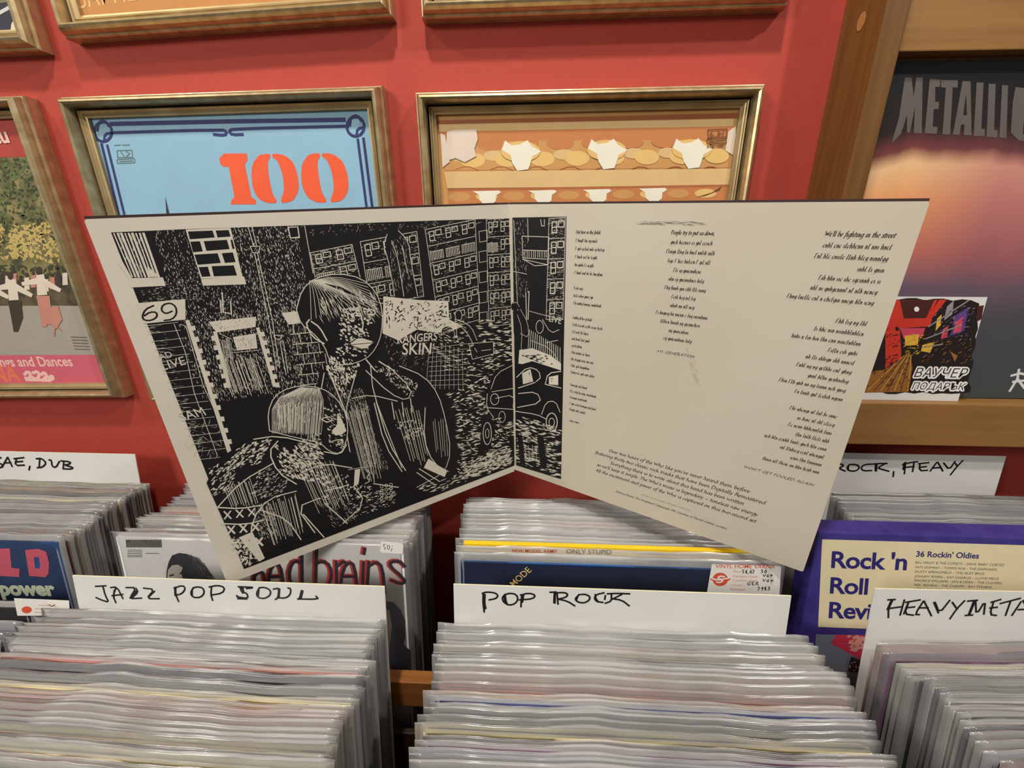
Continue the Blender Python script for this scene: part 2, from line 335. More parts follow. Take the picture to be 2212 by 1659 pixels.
# poster in the niche
def poster_mat():
    m = bpy.data.materials.new('poster_sunset_print'); m.use_nodes = True; nt = m.node_tree; b = nt.nodes['Principled BSDF']; L = nt.links.new
    tc = nt.nodes.new('ShaderNodeTexCoord'); sx = nt.nodes.new('ShaderNodeSeparateXYZ'); L(tc.outputs['Object'], sx.inputs[0])
    mp = nt.nodes.new('ShaderNodeMapping'); mp.inputs['Scale'].default_value = (16, 16, 3); L(tc.outputs['Object'], mp.inputs[0])
    nz = nt.nodes.new('ShaderNodeTexNoise'); nz.inputs['Scale'].default_value = 1.0; nz.inputs['Detail'].default_value = 4; L(mp.outputs[0], nz.inputs['Vector'])
    ad = nt.nodes.new('ShaderNodeMath'); ad.operation = 'MULTIPLY_ADD'; ad.inputs[1].default_value = 0.09; L(nz.outputs['Fac'], ad.inputs[0])
    mr = nt.nodes.new('ShaderNodeMapRange'); mr.inputs[1].default_value = 1.1185; mr.inputs[2].default_value = 1.459; L(sx.outputs['Z'], mr.inputs[0])
    sb = nt.nodes.new('ShaderNodeMath'); sb.operation = 'SUBTRACT'; sb.inputs[1].default_value = 0.045; L(ad.outputs[0], sb.inputs[0]); L(mr.outputs[0], ad.inputs[2])
    def ramp(st):
        r = nt.nodes.new('ShaderNodeValToRGB'); cr = r.color_ramp
        while len(cr.elements) < len(st): cr.elements.new(.5)
        for e, (p, c) in zip(cr.elements, st): e.position = p; e.color = lin(c) + (1,)
        L(sb.outputs[0], r.inputs[0]); return r
    a = ramp([(0, (66, 72, 74)), (.28, (74, 72, 80)), (.38, (112, 86, 104)), (.48, (198, 112, 92)), (.62, (232, 156, 96)), (.725, (236, 190, 140)), (.765, (120, 58, 58)), (.82, (36, 22, 22)), (.93, (14, 13, 12))])
    c = ramp([(0, (66, 72, 74)), (.28, (74, 72, 80)), (.38, (104, 84, 98)), (.48, (158, 92, 96)), (.62, (188, 116, 112)), (.725, (206, 140, 124)), (.765, (108, 56, 60)), (.82, (36, 22, 24)), (.93, (14, 13, 12))])
    mx = nt.nodes.new('ShaderNodeMapRange'); mx.inputs[1].default_value = .38 - .6; mx.inputs[2].default_value = .47 - .6; L(sx.outputs['X'], mx.inputs[0])
    mi = nt.nodes.new('ShaderNodeMix'); mi.data_type = 'RGBA'; L(mx.outputs[0], mi.inputs[0]); L(a.outputs[0], mi.inputs[6]); L(c.outputs[0], mi.inputs[7])
    L(mi.outputs[2], b.inputs['Base Color']); b.inputs['Roughness'].default_value = .45
    return m
PM = T((.6, .51, 0))
pr = empty('poster', PM, 'band poster with an orange and purple sky standing in the niche of the wooden unit', 'poster')
v, f = box(.3275 - .6, .93 - .6, -.0115, -.0100, 1.1196, 1.4555)
mesh_obj('poster_sheet', v, f, poster_mat(), parent=pr)
I = Ink(Surf((.3275, .4985, 1.1185), (1, 0, 0), (0, 0, 1)), 1600, 0, 3.456)
LG = ink('worn_silver', (98, 90, 86)); LGB = ink('poster_black', (26, 22, 22))
def lg(*polys):
    for p in polys: I.poly(p, LG)
lg([(1225, 580), (1275, 580), (1290, 720), (1310, 580), (1358, 580), (1350, 995), (1290, 995), (1300, 800), (1262, 990), (1240, 990), (1240, 860), (1195, 1000), (1125, 1070), (1180, 880)],
   [(1410, 590), (1490, 595), (1485, 650), (1452, 650), (1450, 760), (1480, 762), (1476, 815), (1440, 815), (1432, 945), (1470, 950), (1462, 1000), (1372, 995)],
   [(1495, 597), (1620, 600), (1618, 655), (1582, 652), (1562, 1005), (1505, 1003), (1530, 655), (1493, 652)],
   [(1655, 605), (1715, 608), (1722, 1010), (1665, 1010), (1668, 930), (1645, 930), (1632, 1008), (1582, 1006)],
   [(1760, 615), (1812, 618), (1795, 960), (1822, 965), (1818, 1018), (1738, 1015)],
   [(1850, 625), (1902, 628), (1890, 970), (1918, 975), (1914, 1028), (1834, 1022)],
   [(1950, 635), (1995, 638), (1982, 1032), (1930, 1028)],
   [(2050, 650), (2180, 665), (2176, 740), (2125, 730), (2105, 1000), (2150, 1010), (2130, 1055), (2075, 1050), (2015, 990), (2030, 760)])
I.step(); I.poly([(1672, 760), (1682, 700), (1688, 860), (1660, 860)], LGB)
I.crop(1700, 450, 3.016)
I.pen('1460,1090 1520,1075 1560,1085;1510,1050 1500,1110 1450,1190;1500,1110 1545,1170;1470,1130 1560,1120', .0028, ink('chalk_white', (226, 226, 224)), 0)
I.build('lettering', pr, PM.inverted(), 'worn silver letters on black')

# gift voucher card leaning on the poster
VM = T((.432, .4885, 1.1187)) @ R('X', -4)
vc = empty('gift_voucher', VM, 'white edged voucher card with a red shop interior picture on the wooden ledge', 'voucher')
v, f = box(-.095, .0635, 0, .0006, 0, .1185); mesh_obj('card', v, f, M_CARD, parent=vc)
o_ = VM @ Vector((-.095, 0, 0)); S = Surf(o_, (1, 0, 0), VM.to_3x3() @ Vector((0, 0, 1)))
I = Ink(S, 1700, 450, 3.016)
VB = ink('voucher_black', (28, 16, 14)); VR = ink('voucher_red', (206, 52, 34)); VD = ink('voucher_maroon', (72, 26, 22)); VF = ink('voucher_floor', (148, 96, 40)); VY = ink('voucher_yellow', (226, 178, 60)); VP = ink('voucher_purple', (92, 62, 130)); VK = ink('voucher_pink', (206, 70, 92)); VW = ink('voucher_white', (236, 234, 230)); VG = ink('voucher_grey', (150, 142, 140))
edge = [(560, 600)]
rn = random.Random(3)
top = [(480 + 60 * i, 592 + rn.uniform(-8, 10)) for i in range(13)]
right = [(1255 + rn.uniform(-18, 12) - i * 5, 620 + i * 42) for i in range(14)]
bot = [(1190 - 60 * i, 1200 + rn.uniform(-14, 12)) for i in range(12)]
I.poly(top + right + bot, VB)
I.poly([(600, 600), (980, 596), (900, 760), (560, 790)], VR); I.poly([(735, 600), (960, 596), (905, 715), (760, 718)], VD)
I.poly([(990, 596), (1040, 594), (925, 740), (915, 712)], VR)
I.poly([(720, 725), (945, 722), (930, 770), (730, 780)], VR); I.poly([(735, 780), (900, 780), (880, 840), (760, 850)], VK); I.poly([(765, 830), (860, 820), (850, 890), (770, 895)], VY)
I.poly([(640, 780), (735, 770), (745, 1000), (640, 1050)], VR)
for yy in (830, 900, 960): I.pen('690,%d 720,%d' % (yy, yy - 6), .0012, VB)
I.ell((715, 785), 12, 14, VB, 10); I.ell((682, 1018), 14, 16, VB, 10)
I.poly([(560, 1060), (640, 1050), (800, 930), (815, 1040), (790, 1195), (470, 1200)], VF)
for i in range(7): I.pen('%d,1190 %d,960' % (520 + i * 44, 760 + i * 8), .0006, VB if i % 2 else VY)
for q, m in (([(1040, 640), (1085, 600), (1075, 690), (1020, 730)], VG), ([(975, 720), (1005, 690), (1000, 760), (965, 800)], VY), ([(1090, 700), (1185, 640), (1150, 800), (1060, 830)], VP), ([(1095, 740), (1150, 700), (1130, 800), (1080, 815)], VK),
             ([(1010, 790), (1050, 760), (1040, 840), (1000, 850)], VK), ([(880, 890), (960, 870), (930, 940), (870, 930)], VY), ([(1060, 930), (1110, 960), (1090, 1000)], VF), ([(1235, 640), (1280, 630), (1265, 720), (1230, 740)], VD)): I.poly(q, m)
I.pen('920,770 1180,600;900,850 1130,760;880,905 1010,885', .0014, VG)
I.ell((842, 657), 17, 17, VW, 14)
for q_, n_, m_ in (([(900, 860), (1200, 860), (1200, 1010), (860, 1010)], 70, VF), ([(960, 640), (1230, 620), (1200, 860), (960, 860)], 50, VG), ([(1000, 680), (1220, 640), (1180, 840), (1000, 840)], 40, VP), ([(1000, 680), (1220, 640), (1180, 840), (1000, 840)], 60, VB), ([(640, 780), (740, 780), (740, 1040), (640, 1040)], 40, VD), ([(760, 820), (900, 820), (880, 960), (760, 960)], 40, VY), ([(480, 1060), (800, 950), (800, 1190), (480, 1190)], 90, VD)):
    I.specks(q_, n_, m_, 8, 36, .0003, .0012, ang=-32)
for t_, x0_, x1_, y_ in (('ВАУЧЕР', 822, 1165, 1098), ('ПОДАРЪК', 808, 1155, 1178)):
    for q in range(12): I.text(t_, (x0_ + 9 * math.cos(q * .5236), y_ + 9 * math.sin(q * .5236)), (x1_ + 9 * math.cos(q * .5236), y_ + 9 * math.sin(q * .5236)), VW, bold=.02, shear=.18, tall=1.0, flat=True)
for t_, x0_, x1_, y_ in (('ВАУЧЕР', 822, 1165, 1098), ('ПОДАРЪК', 808, 1155, 1178)): I.text(t_, (x0_, y_), (x1_, y_), VB, bold=0.0, shear=.18, tall=1.0, flat=True)
I.build('printed_picture', vc, VM.inverted())

# ------------------------------------------------------------------ framed covers on the wall
PROF = [(0, 0), (0, 13), (1.2, 15), (2.6, 15.4), (3.2, 18), (5, 22), (7.5, 25), (10, 26), (12.5, 24.6), (14.5, 20), (15.2, 15), (15.4, 11)]
PROF2 = [(17.7, 6), (17.7, 13), (18.2, 15), (19.4, 14.2), (20.2, 13.2), (21.2, 14.2), (22.4, 13.6), (24.5, 11.5), (26.6, 11), (27, 7)]
def sweep(prof, h):
    vs_, fs = [], []
    for ins, ht in prof:
        a = h - ins * .76 / 1000
        vs_ += [(-a, -ht / 1000, -a), (a, -ht / 1000, -a), (a, -ht / 1000, a), (-a, -ht / 1000, a)]
    for k in range(len(prof) - 1):
        for c in range(4):
            d = (c + 1) % 4; fs.append((k * 4 + c, k * 4 + d, k * 4 + 4 + d, k * 4 + 4 + c))
    return vs_, fs
def frame(cx_, cz, tilt, label, art_mat, size=.358):
    M = T((cx_, YW - .0005, cz)) @ R('Y', tilt)
    r = empty('picture_frame', M, label, 'picture frame', 'gold framed album covers on the red wall')
    h = size / 2
    v, f = sweep(PROF, h); mesh_obj('moulding', v, f, M_GOLD, parent=r)
    v, f = sweep([(15.2, 12), (15.6, 4), (17.4, 4), (17.8, 10)], h); mesh_obj('groove', v, f, M_GROOVE, parent=r)
    v, f = sweep(PROF2, h); mesh_obj('inner_slip', v, f, M_GOLD2, parent=r)
    a = h - .0199; v, f = box(-a, a, -.0075, 0, -a, a)
    cov = mesh_obj('album_cover', v, f, art_mat, parent=r)
    Sf = Surf(M @ Vector((-a, -.0075, -a)), M.to_3x3() @ Vector((1, 0, 0)), M.to_3x3() @ Vector((0, 0, 1)))
    return r, cov, M, Sf, a
# 100
r, cov, M, S, a = frame(-.3365, 1.268, -1.0, 'gold framed blue album cover with a big orange 100', SKY)
I = Ink(S, 0, 0, 2.458)
lw = .0030
I.pen('590,658 1200,645 1830,636', .0042, BLUE, 0); I.pen('590,705 1180,688 1205,700 1196,720 1135,714;1290,714 1232,716 1214,697 1240,684 1850,670', lw, BLUE, 1)
I.pen('540,765 720,1500 900,2230;570,772 750,1500 920,2210', lw, BLUE, 0); I.pen('1900,740 1975,1320 2035,1850;1930,735 2005,1320 2065,1850', lw, BLUE, 0)
for cx_, cy_ in ((548, 700), (1888, 672)):
    I.ell((cx_, cy_), 46, 52, BLUE, 20, w=lw); 
    I.pen('%d,%d %d,%d %d,%d %d,%d' % (cx_ - 30, cy_ - 5, cx_ - 25, cy_ - 50, cx_ + 10, cy_ - 60, cx_ + 30, cy_ - 30) + ';%d,%d %d,%d %d,%d' % (cx_ + 45, cy_ + 5, cx_ + 10, cy_ + 12, cx_ + 5, cy_ + 50), lw * .9, BLUE)
one = [(1165, 840), (1190, 815), (1310, 815), (1315, 850), (1300, 872), (1335, 1048), (1360, 1062), (1358, 1085), (1225, 1085), (1230, 1060), (1245, 1046), (1215, 884), (1188, 886), (1170, 872)]
I.poly(one, ORANGE)
zl = [(1430, 815), (1375, 822), (1340, 870), (1334, 930), (1342, 1000), (1372, 1056), (1418, 1078), (1465, 1080), (1470, 1064), (1446, 1030), (1428, 940), (1420, 862), (1438, 830)]
zr = [(1445, 815), (1505, 820), (1556, 858), (1582, 930), (1588, 1010), (1556, 1068), (1495, 1080), (1492, 1060), (1510, 1010), (1500, 920), (1472, 850), (1446, 836)]
for dx, dy in ((0, 0), (264, -3)):
    I.poly([(x + dx, y + dy) for x, y in zl], ORANGE, 2); I.poly([(x + dx, y + dy) for x, y in zr], ORANGE, 2)
I.poly([(878, 1045), (902, 1140), (884, 1140)], ink('spire', (50, 50, 66)))
GG = ink('logo_grey_green', (96, 116, 116))
I.pen('608,772 640,770;650,771 688,770;622,800 700,798 705,835 625,838 622,800;640,805 660,830;670,805 690,815 672,832;622,848 715,842 717,864 624,868 622,848;635,858 705,854', .0009, GG, 0)
I.build('cover_print', r, M.inverted())
# theatre interior
TAN = ink('theatre_tan', (206, 152, 90)); r, cov, M, S, a = frame(.0555, 1.2645, -.5, 'gold framed tan album cover of a theatre balcony with white lamps', TAN, .361)
I = Ink(S, 850, 0, 2.458)
T1 = ink('theatre_orange', (200, 128, 74)); T2 = ink('theatre_cream', (222, 186, 128)); T3 = ink('theatre_brown', (176, 104, 62)); T4 = ink('lamp_white', (240, 234, 214)); T5 = ink('lamp_glow', (230, 190, 116)); T6 = ink('torn_paper', (226, 208, 190))
I.poly([(230, 690), (1830, 650), (1830, 600), (230, 640)], T3); I.poly([(240, 660), (1825, 630), (1825, 700), (240, 715)], T2); I.poly([(240, 700), (1820, 670), (1815, 740), (250, 752)], T1)
I.poly([(250, 752), (1815, 740), (1800, 890), (270, 905)], TAN)
for i in range(8):
    x = 330 + i * 185; I.ell((x, 770 - i * 3), 72, 34, T1, 16); I.ell((x + 20, 830 - i * 3), 58, 28, T2, 16); I.ell((x + 90, 850 - i * 3), 66, 40, T5, 16); I.pen('%d,900 %d,880 %d,905' % (x, x + 60, x + 120), .001, T3)
I.poly([(270, 912), (1800, 895), (1790, 985), (285, 1000)], T2)
I.poly([(290, 1003), (1785, 980), (1785, 995), (290, 1018)], T3); I.poly([(290, 1016), (1785, 993), (1770, 1110), (300, 1125)], T1)
for i in range(10): I.ell((350 + i * 145, 1045 - i * 2), 58, 24, T5 if i % 2 else TAN, 14)
I.poly([(290, 1112), (1775, 1095), (1700, 2200), (400, 2230)], T3); I.poly([(420, 1300), (1690, 1290), (1640, 1500), (450, 1510)], T2); I.poly([(440, 1700), (1660, 1690), (1620, 2000), (470, 2010)], T1)
for cx_, cy_ in ((675, 825), (1132, 818), (1582, 815)):
    I.ell((cx_, cy_ - 20), 105, 55, T5, 18)
    I.poly([(cx_ + x, cy_ + y) for x, y in ((-82, -78), (-48, -52), (-2, -58), (36, -80), (62, -46), (110, -20), (62, 5), (50, 50), (40, 75), (-18, 82), (-44, 40), (-52, 0), (-100, -30))], T4)
for i, (cx_, cy_) in enumerate(((500, 1048), (795, 1045), (1085, 1040), (1380, 1034))):
    I.poly([(cx_ + x, cy_ + y) for x, y in ((-80, -32), (60, -36), (72, -26), (46, -10), (44, 20), (20, 38), (-20, 38), (-44, 14), (-46, -14))], T4)
I.poly([(285, 700), (330, 690), (440, 688), (448, 740), (430, 790), (440, 830), (380, 862), (330, 840), (300, 850), (280, 800)], T6)
I.poly([(250, 710), (275, 720), (300, 860), (262, 890)], T6)
I.poly([(1775, 700), (1815, 670), (1810, 830), (1760, 800)], T6)
LB = ink('logo_brown', (112, 72, 44))
I.pen('1668,690 1768,686 1768,728 1668,732 1668,690;1690,700 1680,715 1700,722;1720,698 1735,710 1715,722;1750,698 1745,720;1662,742 1765,736 1766,760 1663,766 1662,742;1672,754 1756,748', .0009, LB, 0)
I.text('BXA 1090', (1662, 788), (1752, 782), LB, bold=.02)
I.poly([(1690, 1022), (1740, 988), (1730, 1010), (1650, 1042), (1610, 1046)], LB)
I.build('cover_print', r, M.inverted())
# park dancers
DG = mat('park_trees_print', (150, 138, 92), .5, rgb2=(70, 72, 46), scale=55, spec=.3)
r, cov, M, S, a = frame(-.7345, 1.264, -1.4, 'gold framed album cover with dancers in a park and a pink caption band', DG, .355)
I = Ink(S, 0, 400, 2.764)
PK = ink('pink_band', (206, 96, 112)); RB = ink('red_band', (176, 66, 56)); GP = ink('path_grey', (166, 158, 146)); SH = ink('dancer_white', (222, 208, 190)); DK = ink('dancer_dark', (66, 54, 44)); SK = ink('dancer_rose', (196, 134, 116)); YL = ink('leaf_yellow', (196, 172, 104))
I.poly([(-900, -420), (120, -420), (230, -170), (-900, -150)], RB)
I.specks([(-200, 200), (300, 250), (380, 470), (-200, 430)], 240, YL, 14, 50, .0015, .004)
I.poly([(-900, 690), (465, 705), (570, 1015), (-900, 1020)], GP); I.poly([(-900, 560), (440, 580), (470, 720), (-900, 720)], mat('hedge_print', (104, 92, 66), .5, rgb2=(60, 56, 40), scale=90))
LG1 = ink('leaf_green', (98, 112, 66)); LG2 = ink('leaf_dark', (62, 66, 44))
for q_, n_, m_ in (([(-200, -140), (230, -160), (330, 200), (-200, 260)], 300, LG1), ([(-200, -140), (230, -160), (360, 330), (-200, 400)], 260, LG2), ([(60, 250), (300, 220), (360, 430), (60, 430)], 160, YL), ([(-200, 480), (430, 480), (450, 600), (-200, 600)], 160, LG2)): I.specks(q_, n_, m_, 12, 44, .0018, .005)
for i in range(16):
    x, y = -180 + i * 38, 520 + (i * 37) % 50; I.poly([(x - 14, y), (x + 14, y - 4), (x + 18, y + 70), (x - 14, y + 72)], (SH, SK, DK)[i % 3]); I.ell((x, y - 14), 9, 12, DK, 8)
for x, y, k in ((80, 640, .8), (250, 610, .8), (-60, 650, .8), (-200, 640, .8)):
    I.poly([(x - 40 * k, y - 90 * k), (x + 20 * k, y - 100 * k), (x + 45 * k, y + 55 * k), (x - 30 * k, y + 60 * k)], SH); I.poly([(x + 10, y - 60), (x + 120, y + 10), (x + 110, y + 30), (x, y - 20)], SH); I.poly([(x - 20, y - 60), (x - 120, y - 30), (x - 115, y - 10), (x - 10, y - 20)], SH)
    I.ell((x - 15, y - 125 * k), 18, 24, DK, 12)
    I.poly([(x - 30, y + 50), (x + 50, y + 50), (x + 60, y + 150), (x + 30, y + 235), (x + 5, y + 235), (x - 10, y + 150)], DK if x != 250 else SK)
I.poly([(255, 740), (350, 720), (375, 800), (340, 860), (310, 830), (270, 830)], SK); I.pen('330,850 325,900;350,850 370,870', .0016, SK)
for i in range(5): I.pen('%d,%d %d,%d' % (425 + i * 6, 905 + i * 18, 520 + i * 5, 908 + i * 18), .0007, DK)
I.poly([(-900, 1018), (572, 1012), (640, 1205), (-900, 1205)], PK)
CW = ink('caption_pale', (232, 190, 178)); CO = ink('caption_orange', (226, 120, 76))
I.text('Songs and Dances', (-60, 1082), (442, 1078), CW, bold=.02, tall=1.15)
I.text('VARNA', (-230, 1172), (132, 1170), CO, bold=.012, tall=1.25)
I.pen('150,1130 170,1110 190,1130 175,1155 155,1150;200,1120 230,1110 240,1140 215,1160 200,1145;250,1130 270,1115 285,1140 262,1160;295,1150 315,1135 322,1155 300,1162;160,1160 300,1165', .0042, CW)
I.text('au', (-30, -248), (65, -256), CW, bold=.03)
I.build('cover_print', r, M.inverted())
# top row: only the lower edges are in view
OB = ink('ochre', (190, 130, 66)); r, cov, M, S, a = frame(-.326, 1.6775, -2.2, 'gold frame at the top edge holding an ochre cover with pale capital letters', OB, .350)
I = Ink(S, 0, 0, 2.458); I.text('ВАРНЕНС', (415, 48), (880, -22), ink('pale_ochre', (222, 180, 120)), tall=1.25); I.build('cover_print', r, M.inverted())
r, cov, M, S, a = frame(.0625, 1.6875, -.5, 'gold frame at the top edge beside the wooden unit, its cover cropped away', mat('pale_green_cover', (196, 200, 170), .5, rgb2=(160, 168, 140), scale=10))
r, cov, M, S, a = frame(-.708, 1.6625, -1.0, 'gold frame at the top left corner with a dark navy cover', ink('dark_navy', (44, 44, 58)))
I = Ink(S, 0, 0, 2.458); I.poly([(60, 130), (80, 90), (100, 110), (95, 180), (55, 190)], ink('cream_shape', (220, 206, 180))); I.pen('-40,90 85,20;-60,-40 40,-10', .003, ink('pale_line', (206, 206, 206))); I.poly([(-300, -60), (85, -60), (88, 5), (-300, 60)], ink('olive_patch', (124, 116, 92))); I.build('cover_print', r, M.inverted())

# ------------------------------------------------------------------ records in clear sleeves
JS, JT = 0.3125, 0.0030
JV, JF = bevbox(-JS / 2, JS / 2, -JT / 2, JT / 2, 0, JS, .0007)
JACKET = bpy.data.meshes.new('jacket'); JACKET.from_pydata(JV, [], JF); JACKET.materials.append(None); JACKET.update()
NSL = 16
def sleeve_mesh(k_):
    rn = random.Random(500 + k_); n = 34; hw = .1625
    fl = rn.choice((.0025, .0040, .0055, .0070))
    rows = [-.003, .10, .20, .27, .300, .309, JS + .0006, JS + .0006 + fl * .35, JS + .0006 + fl * .7, JS + .0006 + fl, JS + .0006 + fl * 1.12]
    base = random.Random(9); ph = [base.uniform(0, 6.28) + 0.2 * k_ * (1 if i % 2 else -.7) * (.4 + i * .12) for i in range(8)]
    fq = [1.6, 3.7, 6.6, 11.5]
    def wav(x, k): return sum(a * math.sin(fq[i] * x * 6.28 / .325 + ph[i + k]) for i, a in enumerate((.5, .32, .2, .12)))
    vs_, fs, fm = [], [], []
    for r_, z in enumerate(rows):
        k = max(0, (z - .306) / .014)
        for side in (-1, 1):
            for i in range(n):
                x = -hw + 2 * hw * i / (n - 1); e = min(1, (hw - abs(x)) / .006)
                th = (.0017 if z < JS else .0017 * (1 - .8 * min(1, (z - JS) / fl)) + .0001) * (.2 + .8 * e)
                curl = (.0011 + .0006 * wav(x, 1)) * min(1.3, k) ** 2
                y = side * th + wav(x, 0) * .0011 * min(1, k) + curl
                zz = z + (wav(x, 3) * .0011 * (r_ - 6) / 4 if r_ > 6 else 0) - (.0014 if r_ == len(rows) - 1 else 0) * (.5 + wav(x, 2))
                vs_.append((x, y + (.0009 if r_ == len(rows) - 1 else 0), zz))
    def idx(r_, s, i): return (r_ * 2 + s) * n + i
    for r_ in range(len(rows) - 1):
        for s in (0, 1):
            for i in range(n - 1):
                q = (idx(r_, s, i), idx(r_, s, i + 1), idx(r_ + 1, s, i + 1), idx(r_ + 1, s, i))
                fs.append(q if s == 0 else q[::-1]); fm.append(1 if (r_ >= 6 or i in (0, n - 2)) else 0)
        for i in (0, n - 1):
            q = (idx(r_, 0, i), idx(r_ + 1, 0, i), idx(r_ + 1, 1, i), idx(r_, 1, i)); fs.append(q if i == 0 else q[::-1]); fm.append(1)
    me = bpy.data.meshes.new('sleeve'); me.from_pydata(vs_, [], fs); me.materials.append(P_BODY); me.materials.append(P_FLAPS[(k_ * 7 // 3) % 3])
    me.polygons.foreach_set('material_index', fm); me.polygons.foreach_set('use_smooth', [True] * len(fs)); me.update(); return me
SLEEVES = [sleeve_mesh(i) for i in range(NSL)]
SLEEVES = SLEEVES + SLEEVES[-2:0:-1]
JC = [mat('jacket_' + n_, c_, .5, var=.08, scale=14) for n_, c_ in (
    ('cream', (236, 220, 172)), ('grey', (140, 142, 142)), ('pale_grey', (196, 194, 190)), ('tan', (208, 160, 112)), ('rose', (214, 146, 134)), ('dark', (44, 40, 46)), ('white', (226, 224, 220)),
    ('slate_blue', (74, 86, 140)), ('olive', (112, 112, 76)), ('brown', (120, 76, 46)), ('mauve', (140, 100, 132)))]
NAMES = ['cream', 'grey', 'pale grey', 'tan', 'rose', 'dark', 'white', 'slate blue', 'olive', 'brown', 'mauve']
ORD = 'first second third fourth fifth sixth seventh eighth ninth tenth eleventh twelfth thirteenth fourteenth fifteenth sixteenth seventeenth eighteenth nineteenth twentieth twenty-first twenty-second twenty-third twenty-fourth twenty-fifth twenty-sixth twenty-seventh twenty-eighth twenty-ninth thirtieth thirty-first thirty-second thirty-third thirty-fourth thirty-fifth thirty-sixth'.split()
nrec = [0]
def record_matrix(xc, ytop, ztop, lean, yaw=0.0):
    """ytop, ztop: where the middle of the jacket's top edge is"""
    Rm = R('Z', yaw) @ R('X', -lean)
    top = Rm.to_3x3() @ Vector((0, 0, JS))
    return T(Vector((xc, ytop, ztop)) - top) @ Rm
def record(xc, ytop, ztop, lean, yaw, m, label, group, sleeve=True, name='vinyl_record'):
    M = record_matrix(xc, ytop, ztop, lean, yaw)
    o = bpy.data.objects.new(name, JACKET); C.objects.link(o); o.matrix_world = M
    o.material_slots[0].link = 'OBJECT'; o.material_slots[0].material = m
    tag(o, label, 'record', group)
    if sleeve:
        s = bpy.data.objects.new('plastic_sleeve', SLEEVES[nrec[0] % len(SLEEVES)]); C.objects.link(s); s.parent = o
    nrec[0] += 1
    return o, M
def front_surf(M, inset=JT / 2 + .0001):
    q = M.to_3x3(); return Surf(M @ Vector((-JS / 2, -inset, 0)), q @ Vector((1, 0, 0)), q @ Vector((0, 0, 1)))
PAL = {n_: JC[i] for i, n_ in enumerate(NAMES)}
def bin_of(ys, xc, z, lean, yaw, place, group, colours, seed, skip=()):
    """records from the one nearest the landmark outwards; xc, z, yaw are functions of 0..1"""
    rn = random.Random(seed); n = len(ys)
    for i, y in enumerate(ys):
        t = i / max(1, n - 1); c = colours[i % len(colours)] if i < len(colours) * 40 else rn.choice(NAMES)
        record(xc(t) + rn.uniform(-.0040, .0040), y, z(t) + rn.uniform(-.0024, .0024), lean + rn.uniform(-.03, .03), yaw(t) + rn.uniform(-.04, .04), PAL[c],
               '%s edged record in clear sleeve, %s %s' % (c, ORD[i], place), group)
def span(a, b, st):
    n = int(round(abs(b - a) / st)); return [a + (b - a) * i / n for i in range(n + 1)]

# front row of bins
POPC = ['white', 'pale grey', 'grey', 'rose', 'cream', 'olive', 'pale grey', 'grey', 'tan', 'tan', 'rose', 'tan', 'slate blue', 'pale grey', 'grey', 'olive', 'cream', 'dark', 'mauve', 'slate blue', 'pale grey', 'grey', 'white', 'slate blue', 'cream', 'grey', 'tan', 'white']
bin_of(span(.2905, .123, .0050), lambda t: .0865 - .001 * t, lambda t: .9655 - .004 * t, 8, lambda t: 0, 'in front of the POP ROCK card', 'records in front of the POP ROCK card', POPC, 31)
JZC = ['white', 'pale grey', 'white', 'cream', 'pale grey', 'grey', 'white', 'pale grey', 'rose', 'dark', 'dark', 'pale grey', 'grey', 'cream', 'tan', 'rose', 'tan', 'rose', 'cream', 'dark', 'cream', 'grey', 'cream', 'cream', 'olive', 'cream', 'cream', 'tan', 'cream']
bin_of(span(.290, .125, .0049), lambda t: -.2905 - .001 * t, lambda t: .9625 - .004 * t, 8, lambda t: -1.6 * t, 'in front of the JAZZ POP SOUL card', 'records in front of the JAZZ POP SOUL card', JZC, 12)
HVC = ['rose', 'mauve', 'cream', 'pale grey', 'grey', 'pale grey', 'grey', 'white', 'pale grey', 'grey', 'pale grey', 'slate blue', 'grey', 'pale grey', 'slate blue', 'rose', 'rose', 'white', 'pale grey', 'tan']
bin_of(span(.2885, .165, .0051), lambda t: .459 + .017 * min(1, t / .3) - .012 * max(0, t - .3), lambda t: .967 - .004 * t, 8, lambda t: 1.5 + 3.6 * t, 'in front of the HEAVY METAL card', 'records in front of the HEAVY METAL card', HVC, 13)
bin_of(span(.288, .258, .006), lambda t: -.638, lambda t: .945, 8, lambda t: 0, 'before the dark record with a price label', 'records at the corner beside the JAZZ POP SOUL bin', ['slate blue', 'olive', 'dark', 'cream', 'olive'], 14)
# back row of bins
RGC = ['cream', 'tan', 'brown', 'cream', 'tan', 'olive', 'brown', 'pale grey', 'cream', 'pale grey', 'white', 'cream', 'pale grey', 'olive', 'olive', 'pale grey', 'white', 'pale grey', 'grey', 'pale grey']
bin_of(span(.492, .372, .0054), lambda t: -.690 + .023 * t, lambda t: .972 + .010 * t, 6, lambda t: 0, 'in front of the DUB card', 'records in front of the DUB card', RGC, 15)
S2 = ['grey', 'rose', 'pale grey', 'white', 'cream', 'pale grey', 'olive', 'cream', 'white', 'rose', 'tan', 'grey', 'pale grey', 'mauve', 'white', 'grey', 'rose', 'pale grey', 'cream', 'grey']
bin_of(span(.374, .497, .0058), lambda t: -.2855 - .010 * t, lambda t: .984 - .006 * t, 6, lambda t: 0, 'behind the white brush lettered cover', 'records behind the white brush lettered cover', S2, 16)
S3 = ['pale grey', 'grey', 'pale grey', 'grey', 'white', 'pale grey', 'grey', 'pale grey', 'rose', 'pale grey', 'grey', 'white', 'pale grey', 'grey', 'pale grey', 'mauve', 'pale grey', 'white', 'brown', 'tan']
bin_of(span(.3785, .480, .0056), lambda t: .0865 - .004 * t, lambda t: .981 - .006 * t, 6, lambda t: 0, 'behind the yellow edged record', 'records behind the yellow edged record', S3, 17)
